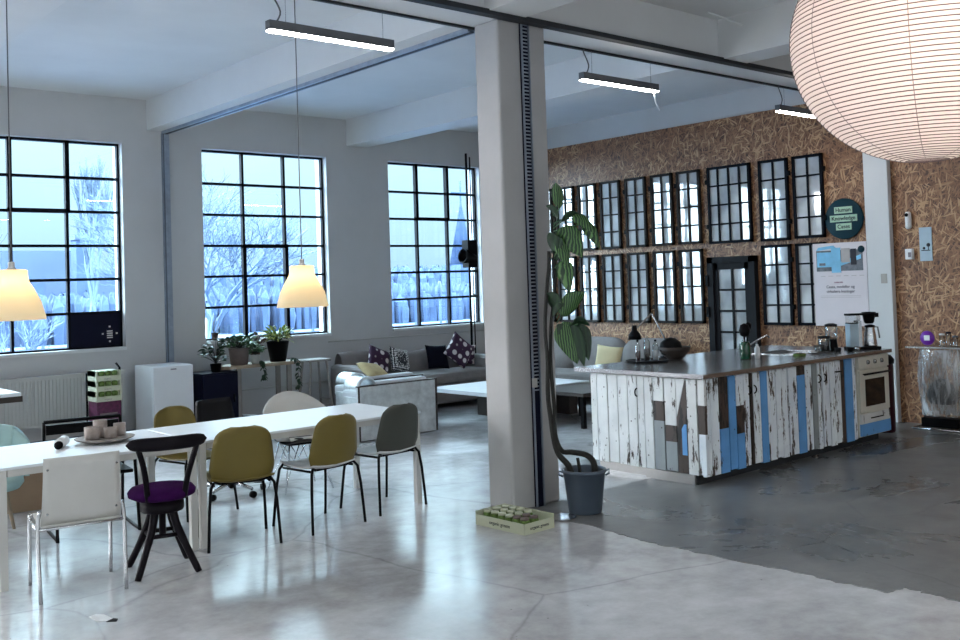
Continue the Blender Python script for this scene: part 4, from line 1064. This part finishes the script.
for x in (.1, SL-.15):
    for y in (.08, .80): MB().box(x, x+.05, y, y+.05, 0, .09).build('foot', 'dwood', sf)
cushion('purple and white patchwork cushion at the left of the grey sofa', (7.86, 11.36, .73), (R(-18), R(22), 0), .38, 'patch1')
cushion('black and white speckled cushion in the middle of the grey sofa', (8.19, 11.32, .71), (R(-20), R(14), R(8)), .36, 'patch2')
cushion('plain dark navy cushion leaning at the right of the grey sofa', (8.86, 11.32, .71), (R(-20), R(4), R(-6)), .36, 'navyf')
cushion('large purple and white patchwork cushion standing on its corner at the sofa\'s right arm', (9.20, 11.22, .78), (R(-18), R(40), R(-14)), .42, 'patch1')
cushion('small patchwork cushion squeezed against the right arm of the grey sofa', (9.44, 11.38, .71), (R(-15), R(8), R(-30)), .30, 'patch1')

def zinc_chair(label, x, y, w, loc_z=0):
    t = thing('zinc_lounge_chair', label, 'armchair', (x, y, 0), 0, 'zinc clad lounge chairs seen from behind')
    d = .30
    # slanted back panel facing the room, thicker frame on top
    mb = MB().m(0).box(0, w, 0, .035, .015, .62).box(0, .04, .035, d, .015, .50)
    mb.box(w-.04, w, .035, d, .015, .50)
    mb.m(1).box(-.006, w+.006, -.006, .041, .62, .635).box(w-.02, w+.004, -.006, 0, .015, .62).box(-.004, .02, -.006, 0, .015, .62)
    mb.build('shell', ['silver', 'dwood'], t)
    roll = []
    def rf(u, v):
        a = PI*.5+(-PI*.5-.35)*u*1.0; a = PI*(1-u)
        return (.13+.13*math.cos(a), v*d, .60+.13*math.sin(a)*1.0)
    MB().grid(rf, 14, 4, .02).build('rolled_arm', 'silver', t)
    MB().box(.05, w-.05, .05, d+.12, .44, .57).build('seat_cushion', 'whitef', t, bevel=.03)
    MB().box(.26, w-.10, .04, .18, .56, .665).build('back_cushion', 'whitef', t, bevel=.03)
    MB().box(.04, w-.04, .04, d, .02, .42).build('base', 'dgrey', t)
    return t
zinc_chair('nearer embossed zinc lounge seat, back turned to the dining table', 6.21, 9.40, 1.12)
zinc_chair('farther zinc lounge seat behind the nearer one, to its left', 6.47, 9.98, 1.10)
cushion('mustard cushion lying on the farther zinc lounge seat', (7.0, 10.22, .70), (R(-62), R(10), R(8)), .36, 'mustard')

t = thing('coffee_table', 'large low pale table with dark block legs left of the column', 'table', (7.86, 9.02, 0))
MB().box(0, 1.75, 0, 1.22, .37, .42).build('tabletop', 'greywood' if 0 else 'whitef', t, bevel=.004)
MB().box(.72, .86, .10, 1.10, 0, .37).build('leg', 'dwood', t)
MB().box(1.45, 1.60, .10, 1.10, 0, .37).build('leg', 'dwood', t)

# floor lamp beside the column
t = thing('floor_lamp', 'tall black floor lamp with a cone spot, half hidden by the column', 'lamp', (9.72, 11.55, 0))
MB().lathe([(0, 0), (.14, 0), (.14, .02), (.02, .03), (0, .03)], 24).build('base', 'black', t)
MB().tube([(0, 0, .02), (0, 0, 3.75)], .018).tube([(.07, 0, .02), (.07, 0, 3.7)], .010).build('pole', 'black', t)
Hh = Matrix.Translation((-.06, -.06, 2.16)) @ Matrix.Rotation(R(-80), 4, 'Y')
MB().lathe([(0, -.16), (.05, -.14), (.07, -.05), (.11, .05), (.11, .12), (.10, .12), (.09, .05), (0, .0)], 22, Hh).box(-.05, .12, -.04, .1, 2.0, 2.42).build('spot_head', 'black', t)
MB().lathe([(0, -.01), (.035, 0), (0, .05)], 12, Matrix.Translation((-.02, -.10, 1.58))).build('clamp', 'white', t)

# sofa behind the island
t = thing('rounded_sofa', 'grey sofa with rounded back against the chipboard wall behind the island', 'sofa', (10.12, 8.30, 0))
def rb(y0, y1):
    def fn(u, v):
        th = v*2*PI; y = y0+(y1-y0)*u; e = 1-.35*abs((u-.5)*2)**5
        return (.62+.14*math.cos(th)*e, y, .62+.30*math.sin(th)*e)
    return fn
for y0, y1 in ((.06, 1.05), (1.05, 2.04), (2.04, 2.90)): MB().grid(rb(y0, y1), 18, 18).build('back_cushion', 'sofag', t)
MB().box(.0, .75, .0, 2.95, .12, .44).build('base', 'sofag', t, bevel=.04)
MB().box(.0, .70, -.12, .04, .1, .64).build('armrest', 'sofag', t, bevel=.05)
MB().box(.0, .70, 2.92, 3.06, .1, .64).build('armrest', 'sofag', t, bevel=.05)
for x in (.08, .66):
    for y in (.08, 2.8): MB().box(x-.03, x+.03, y, y+.06, 0, .12).build('foot', 'dwood', t)
cushion('pale yellow cushion on the rounded sofa, seen over the island', (10.22, 9.24, .63), (R(-14), R(5), R(-80)), .42, 'yellowf')
t = thing('side_table', 'dark low table in front of the rounded sofa, left of the island', 'table', (8.45, 8.05, 0))
MB().box(0, .9, 0, .9, .38, .42).build('tabletop', 'dwood', t)
for x, y in ((.04, .04), (.81, .04), (.04, .81), (.81, .81)): MB().box(x, x+.05, y, y+.05, 0, .38).build('leg', 'black', t)

# ------------------------------------------------------------------ plant at the column
t = thing('plant_bucket', 'slate blue bucket with two ear handles right of the column', 'bucket', (5.45, 5.21, .004))
MB().lathe([(0, 0), (.118, 0), (.125, .01), (.158, .30), (.168, .302), (.168, .325), (.155, .325), (.15, .30), (.118, .02), (0, .02)], 40).build('bucket', 'bucket', t)
MB().lathe([(0, .26), (.148, .26), (0, .272)], 24).build('soil', 'soil', t)
for s in (-1, 1):
    a = R(-40); c, q = math.cos(a)*s, math.sin(a)*s
    MB().tube([(c*.155, q*.155, .30), (c*.19, q*.19, .315), (c*.19, q*.19, .285), (c*.16, q*.16, .27)], .008).build('ear_handle', 'bucket', t)
t = thing('dieffenbachia_plant', 'tall leggy plant with patterned leaves climbing beside the column', 'plant', (5.45, 5.21, .266))
def W2L(x, y, z): return Vector((x-5.52, y-5.17, z-.266))
# camera-facing plane near the column: helper from (side offset s to the right, depth d, z)
rv = Vector((.758, -.651, 0)); fv = Vector((.65, .758, 0))
def PL(s, z, d=0): return Vector((0, 0, z-.266))+rv*s+fv*d
sa = smoothpath([PL(.08, .266), PL(.075, .37), PL(.02, .43), PL(-.09, .455), PL(-.17, .47), PL(-.225, .60, .02), PL(-.235, .80, .03), PL(-.25, 1.10, .04), PL(-.24, 1.40, .04), PL(-.21, 1.62, .04), PL(-.19, 1.80, .04), PL(-.195, 2.0, .04), PL(-.185, 2.2, .04), PL(-.19, 2.32, .04)], 4)
sb_ = smoothpath([PL(-.09, .266), PL(-.12, .36), PL(-.20, .46), PL(-.245, .62, .02), PL(-.28, .85, .03), PL(-.275, 1.15, .03), PL(-.285, 1.40, .03), PL(-.26, 1.70, .03), PL(-.24, 1.86, .03), PL(-.235, 1.98, .03)], 4)
MB().tube([q+rv*.03*min(1, max(0, (q.z-.15)*3)) for q in sa], [.026-.014*min(1, i/(len(sa)*.6)) for i in range(len(sa))], 8).build('stem', 'stem', t); MB().tube([q+rv*.03*min(1, max(0, (q.z-.15)*3)) for q in sb_], [.026-.012*min(1, i/(len(sb_)*.6)) for i in range(len(sb_))], 8).build('stem', 'stem', t)
MB().tube([PL(-.03, .266), PL(-.035, .34), PL(-.045, .41)], .013, 8).build('stem', 'stem', t)
# leaves: (base side, z, tip side, z, width, forward, material)
LV = [(-.19, 2.30, -.225, 2.50, .075, 0, 'leafv'), (-.20, 2.22, -.30, 2.33, .045, .05, 'leaf'), (-.18, 2.20, -.04, 2.25, .05, 0, 'leaf'),
      (-.10, 2.24, .06, 2.10, .07, -.03, 'leafv'), (-.02, 2.18, .09, 1.98, .075, -.04, 'leafv'),
      (-.20, 2.15, -.04, 1.92, .14, -.03, 'leafv'), (-.23, 1.97, -.29, 2.12, .08, .0, 'leaf'), (-.24, 2.10, -.235, 1.90, .10, .02, 'leaf'),
      (-.21, 2.05, -.15, 1.84, .085, -.02, 'leafv'), (-.20, 1.90, -.15, 1.66, .12, -.03, 'leafv'),
      (-.21, 1.48, -.03, 1.66, .11, -.02, 'leafv'), (-.22, 1.52, -.33, 1.66, .09, .02, 'leaf'), (-.21, 1.60, -.28, 1.48, .08, 0, 'leaf'),
      (-.19, 1.44, -.11, 1.12, .17, -.03, 'leafv'), (-.14, 1.42, -.06, 1.10, .10, -.05, 'leaf'), (-.08, 1.42, -.02, 1.14, .10, -.02, 'leaf'),
      (-.18, 1.42, -.22, 1.30, .09, .0, 'leaf'), (-.13, 1.42, .0, 1.40, .07, -.02, 'leaf')]
for i, (s0, z0, s1, z1, w, d, mt) in enumerate(LV):
    mb = MB(); leafgrid(mb, PL(s0+.075, z0), PL(s1+.085, z1, d), w*1.45, .03, R((15, -30, 40, -10, 25)[i % 5]), 10, 6, .2, fv)
    mb.build('leaf', mt, t)
    MB().tube([PL(-.165, min(z0, 2.3)-.05, .03), PL(s0+.075, z0)], .005, 5).build('leaf_stalk', 'leafg', t)
# floor items at the column
t = thing('round_plate', 'shiny round metal plate on the floor between column and bucket', 'plate', (5.19, 5.22, .004))
MB().lathe([(0, 0), (.10, 0), (.12, .008), (.115, .010), (.09, .005), (0, .006)], 32).build('plate', 'chrome', t)
t = thing('produce_tray', 'low pale green cardboard tray of small jars on the floor by the column', 'carton', (4.90, 5.36, 0), R(-4))
w_, d_ = .17, .25
# plan: corner nearest the viewer at (4.67, 5.04)
t.location = (4.67, 5.05, 0); t.rotation_euler = (0, 0, R(2))
TW, TD = .30, .50
MB().box(0, TW, 0, TD, 0, .008).box(0, TW, 0, .008, .008, .075).box(0, .008, 0, TD, .008, .075).box(TW-.008, TW, 0, TD, .008, .10).box(0, TW, TD-.008, TD, .008, .10).build('tray', 'carton', t)
text('lettering', 'organic greens', .032, 'ink', Matrix(((1, 0, 0, TW/2), (0, 0, -1, -.001), (0, 1, 0, .038), (0, 0, 0, 1))), t)
text('lettering', 'organic greens', .036, 'ink', onwall(-.001, TD/2, .038), t)
for i in range(3):
    for j_ in range(6):
        if i == 2 and j_ < 2: continue
        q = thing('small_jar', 'small jar with pale lid standing in the cardboard tray', 'jar', (0, 0, 0), 0, 'small jars in the floor tray')
        q.location = t.matrix_basis @ Vector((.055+i*.09, .055+j_*.078, .009)) if 0 else (4.67+.055+i*.09, 5.05+.055+j_*.078, .009)
        MB().lathe([(.030, 0), (.034, .008), (.034, .07), (.028, .08)], 14).build('jar_body', 'green', q)
        MB().lathe([(.030, .08), (.030, .095), (0, .096)], 14).build('lid', 'carton' if j_ > 1 else 'stone', q)
t = thing('paper_scrap', 'torn white paper scrap with a black mark on the floor at lower left', 'paper', (1.93, 5.48, .001), R(10))
MB().m(0).prism([(-.03, .09), (-.045, -.02), (.0, -.08), (.03, -.09), (.04, .05), (.02, .10)], .002).m(1).prism([(-.02, -.07), (.02, -.11), (.045, -.08), (.035, -.05)], .003).build('scrap', ['white', 'black'], t)

# ------------------------------------------------------------------ outdoors
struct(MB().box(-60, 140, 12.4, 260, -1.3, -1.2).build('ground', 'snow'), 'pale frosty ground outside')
def tree(name, label, x, y, h, seed, spread=.6, n0=5, depth=5, upright=False, grp=None):
    rnd = random.Random(seed); t = thing(name, label, 'tree', (x, y, -1.2), 0, grp)
    tm = MB(); bmq = MB()
    def br(p, d, l, r, k):
        q = p+d*l; mid = (p+q)/2+Vector((rnd.uniform(-1, 1), rnd.uniform(-1, 1), rnd.uniform(-.3, .6)))*l*.07
        (tm if k == depth else bmq).tube([p, mid, q], [r, r*.85, r*.68], 5 if k > 2 else 3, cap=False)
        if k == 0: return
        m = n0 if k == depth else rnd.choice((3, 4))
        for i in range(m):
            a = rnd.uniform(0, 2*PI); s = spread*rnd.uniform(.6, 1.2)*(.45 if upright else 1)
            nd = (d+Vector((math.cos(a)*s, math.sin(a)*s, rnd.uniform(-.1, .25)+(.4 if upright else 0)))).normalized()
            st = p+(q-p)*rnd.uniform(.55, 1) if i else q
            br(st, nd, l*rnd.uniform(.6, .82), r*.6, k-1)
    br(Vector((0, 0, 0)), Vector((0, 0, 1)), h*.26, h*.014, depth)
    tm.build('trunk', 'bark', t, fix=False); bmq.build('branches', 'bark', t, fix=False)
    return t
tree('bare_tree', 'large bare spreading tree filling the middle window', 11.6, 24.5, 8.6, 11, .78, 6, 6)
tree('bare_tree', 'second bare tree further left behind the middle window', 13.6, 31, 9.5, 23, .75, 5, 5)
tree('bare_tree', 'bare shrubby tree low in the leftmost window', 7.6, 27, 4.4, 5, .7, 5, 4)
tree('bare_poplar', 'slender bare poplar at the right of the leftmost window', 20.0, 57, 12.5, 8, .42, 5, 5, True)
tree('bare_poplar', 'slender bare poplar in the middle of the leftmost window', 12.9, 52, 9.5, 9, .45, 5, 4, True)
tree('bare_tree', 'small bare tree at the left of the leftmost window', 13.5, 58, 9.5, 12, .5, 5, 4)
# treeline with a noisy top
rnd = random.Random(2)
def woods(x0, x1, y, zb, h, n, seed, rad):
    rnd = random.Random(seed); mb = MB()
    for k in range(n):
        x = x0+(x1-x0)*(k+rnd.random())/n; yy = y+rnd.uniform(-3.5, 3.5); r = rad*rnd.uniform(.6, 1.25); hh = h*rnd.uniform(.7, 1.15)
        m = 5; rings = [(.8, .0), (1, .5), (.85, .8), (.35, .96), (0, 1.0)]
        vs = []; fs = []
        for i, (q, t) in enumerate(rings):
            for a in range(m):
                e = rnd.uniform(.75, 1.2); vs.append((x+math.cos(a*2*PI/m)*r*q*e, yy+math.sin(a*2*PI/m)*r*q*e, zb+hh*t*(1+rnd.uniform(-.05, .05))))
        for i in range(len(rings)-1):
            for a in range(m): fs.append((i*m+a, i*m+(a+1) % m, (i+1)*m+(a+1) % m, (i+1)*m+a))
        mb.verts(vs, fs)
    return mb.build('distant_treeline', 'hedge', fix=False)
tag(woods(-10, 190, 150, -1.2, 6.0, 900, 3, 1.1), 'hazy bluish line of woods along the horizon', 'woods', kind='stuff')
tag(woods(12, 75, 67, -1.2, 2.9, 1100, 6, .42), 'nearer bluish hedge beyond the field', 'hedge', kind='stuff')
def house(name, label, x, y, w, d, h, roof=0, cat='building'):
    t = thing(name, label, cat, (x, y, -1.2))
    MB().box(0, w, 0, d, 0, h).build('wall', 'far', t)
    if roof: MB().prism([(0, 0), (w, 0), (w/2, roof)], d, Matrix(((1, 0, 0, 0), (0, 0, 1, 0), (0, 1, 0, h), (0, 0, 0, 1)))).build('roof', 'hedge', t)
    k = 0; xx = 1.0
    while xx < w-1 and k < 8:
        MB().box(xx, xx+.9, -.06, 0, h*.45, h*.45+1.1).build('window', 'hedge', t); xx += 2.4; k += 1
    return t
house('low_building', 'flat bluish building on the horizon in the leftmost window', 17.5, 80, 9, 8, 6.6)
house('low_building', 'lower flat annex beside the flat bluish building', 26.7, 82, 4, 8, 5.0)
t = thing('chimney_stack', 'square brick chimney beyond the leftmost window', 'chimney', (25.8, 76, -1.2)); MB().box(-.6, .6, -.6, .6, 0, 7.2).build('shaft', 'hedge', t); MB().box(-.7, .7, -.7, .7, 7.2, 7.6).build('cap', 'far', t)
t = thing('spired_tower', 'pointed spire with a thin mast seen through the rightmost window', 'tower', (83, 100, -1.2))
MB().box(-2, 2, -2, 2, 0, 5.5).build('tower_wall', 'hedge', t)
MB().lathe([(2.2, 5.5), (0.15, 13.5), (.12, 16.5), (0, 16.6)], 4).build('spire', 'hedge', t)
MB().tube([(-1.6, 0, 15), (1.6, 0, 15)], .12).build('cross_bar', 'hedge', t)
t = thing('round_sign_post', 'round dark disc on a post outside the rightmost window', 'sign', (24.9, 31.5, -1.2))
MB().tube([(0, 0, 0), (0, 0, 2.6)], .05).build('post', 'hedge', t)
MB().lathe([(0, -.03), (.36, -.03), (.36, .03), (0, .03)], 24, Matrix.Translation((0, 0, 2.75)) @ Matrix.Rotation(PI/2, 4, 'X') @ Matrix.Rotation(R(40), 4, 'Y')).build('disc', 'hedge', t)
t = thing('garden_fence', 'low pale fence crossing the frosty ground outside', 'fence', (6, 40, -1.2))
mb = MB().box(0, 46, 0, .06, .9, 1.0).box(0, 46, 0, .06, .45, .52)
for k in range(24): mb.box(k*2, k*2+.1, -.03, .09, 0, 1.1)
mb.build('rails', 'far', t)
t = thing('white_van', 'white van parked outside, low in the middle window', 'van', (12.2, 33, -1.2), R(5))
MB().prism([(0, .35), (4.6, .35), (4.6, 1.2), (4.0, 1.35), (3.4, 2.1), (0, 2.1)], 1.8, Matrix(((1, 0, 0, 0), (0, 0, 1, 0), (0, 1, 0, 0), (0, 0, 0, 1)))).build('van_body', 'white', t, bevel=.05)
for x in (.9, 3.6): MB().lathe([(0, 0), (.34, 0), (.34, .2), (0, .2)], 18, Matrix.Translation((x, .15, .34)) @ Matrix.Rotation(PI/2, 4, 'X')).build('wheel', 'black', t)

# ------------------------------------------------------------------ sky and daylight
w = bpy.data.worlds.new('World'); S.world = w; w.use_nodes = True
nt = w.node_tree; nt.nodes.clear()
out = N(nt, 'ShaderNodeOutputWorld'); bg = N(nt, 'ShaderNodeBackground', Strength=1.0)
tc = N(nt, 'ShaderNodeTexCoord'); sp = N(nt, 'ShaderNodeSeparateXYZ'); L(nt, tc, 'Generated', sp, 0)
no = N(nt, 'ShaderNodeTexNoise', Scale=2.5, Detail=5.0); L(nt, tc, 'Generated', no, 'Vector')
ad = N(nt, 'ShaderNodeMath', operation='MULTIPLY_ADD'); ad.inputs[1].default_value = .10; L(nt, no, 'Fac', ad, 0); L(nt, sp, 'Z', ad, 2)
r = ramp(nt, [(.0, (.42, .52, .66)), (.06, (.60, .74, .88)), (.13, (.78, .93, 1.0)), (.20, (.92, 1.0, 1.0)), (1.0, (.89, .945, 1.0))])
L(nt, ad, 0, r, 'Fac'); L(nt, r, 'Color', bg, 'Color')
# overcast sky: several times brighter overhead than at the horizon
st = N(nt, 'ShaderNodeMapRange', interpolation_type='SMOOTHSTEP'); st.inputs[1].default_value = .17; st.inputs[2].default_value = .62; st.inputs[3].default_value = 1.0; st.inputs[4].default_value = 22.0
L(nt, sp, 'Z', st, 0); L(nt, st, 0, bg, 'Strength'); L(nt, bg, 0, out, 'Surface')
sun = bpy.data.lights.new('daylight', 'SUN'); sun.energy = 9.5; sun.angle = R(42); sun.color = (.95, .96, 1.0)
so = bpy.data.objects.new('daylight', sun); C.objects.link(so)
dirv = Vector((-.9, 1.0, .36)).normalized()       # towards the sun
so.rotation_euler = dirv.to_track_quat('Z', 'Y').to_euler(); so.location = (5, 30, 20)

# ------------------------------------------------------------------ camera
cam = bpy.data.cameras.new('camera'); co = bpy.data.objects.new('camera', cam); C.objects.link(co); S.camera = co
F = 987.49; cam.sensor_width = 36; cam.lens = 36*F/960; cam.shift_y = -(320-254.46)/960; cam.clip_end = 600
yaw, pitch, roll = R(40.72003), R(1.68880), R(-1.87920)
cy, sy = math.cos(yaw), math.sin(yaw)
f = Vector((sy*math.cos(pitch), cy*math.cos(pitch), math.sin(pitch))); r0 = Vector((cy, -sy, 0)); u0 = r0.cross(f)
r2 = r0*math.cos(roll)+u0*math.sin(roll); u2 = -r0*math.sin(roll)+u0*math.cos(roll)
co.matrix_world = Matrix(((r2.x, u2.x, -f.x, 0), (r2.y, u2.y, -f.y, 0), (r2.z, u2.z, -f.z, 1.75), (0, 0, 0, 1)))

vs = S.view_settings; S.display_settings.display_device = 'sRGB'
vs.view_transform = 'Standard'; vs.look = 'None'; vs.gamma = 1; vs.use_curve_mapping = False; vs.exposure = 0.5
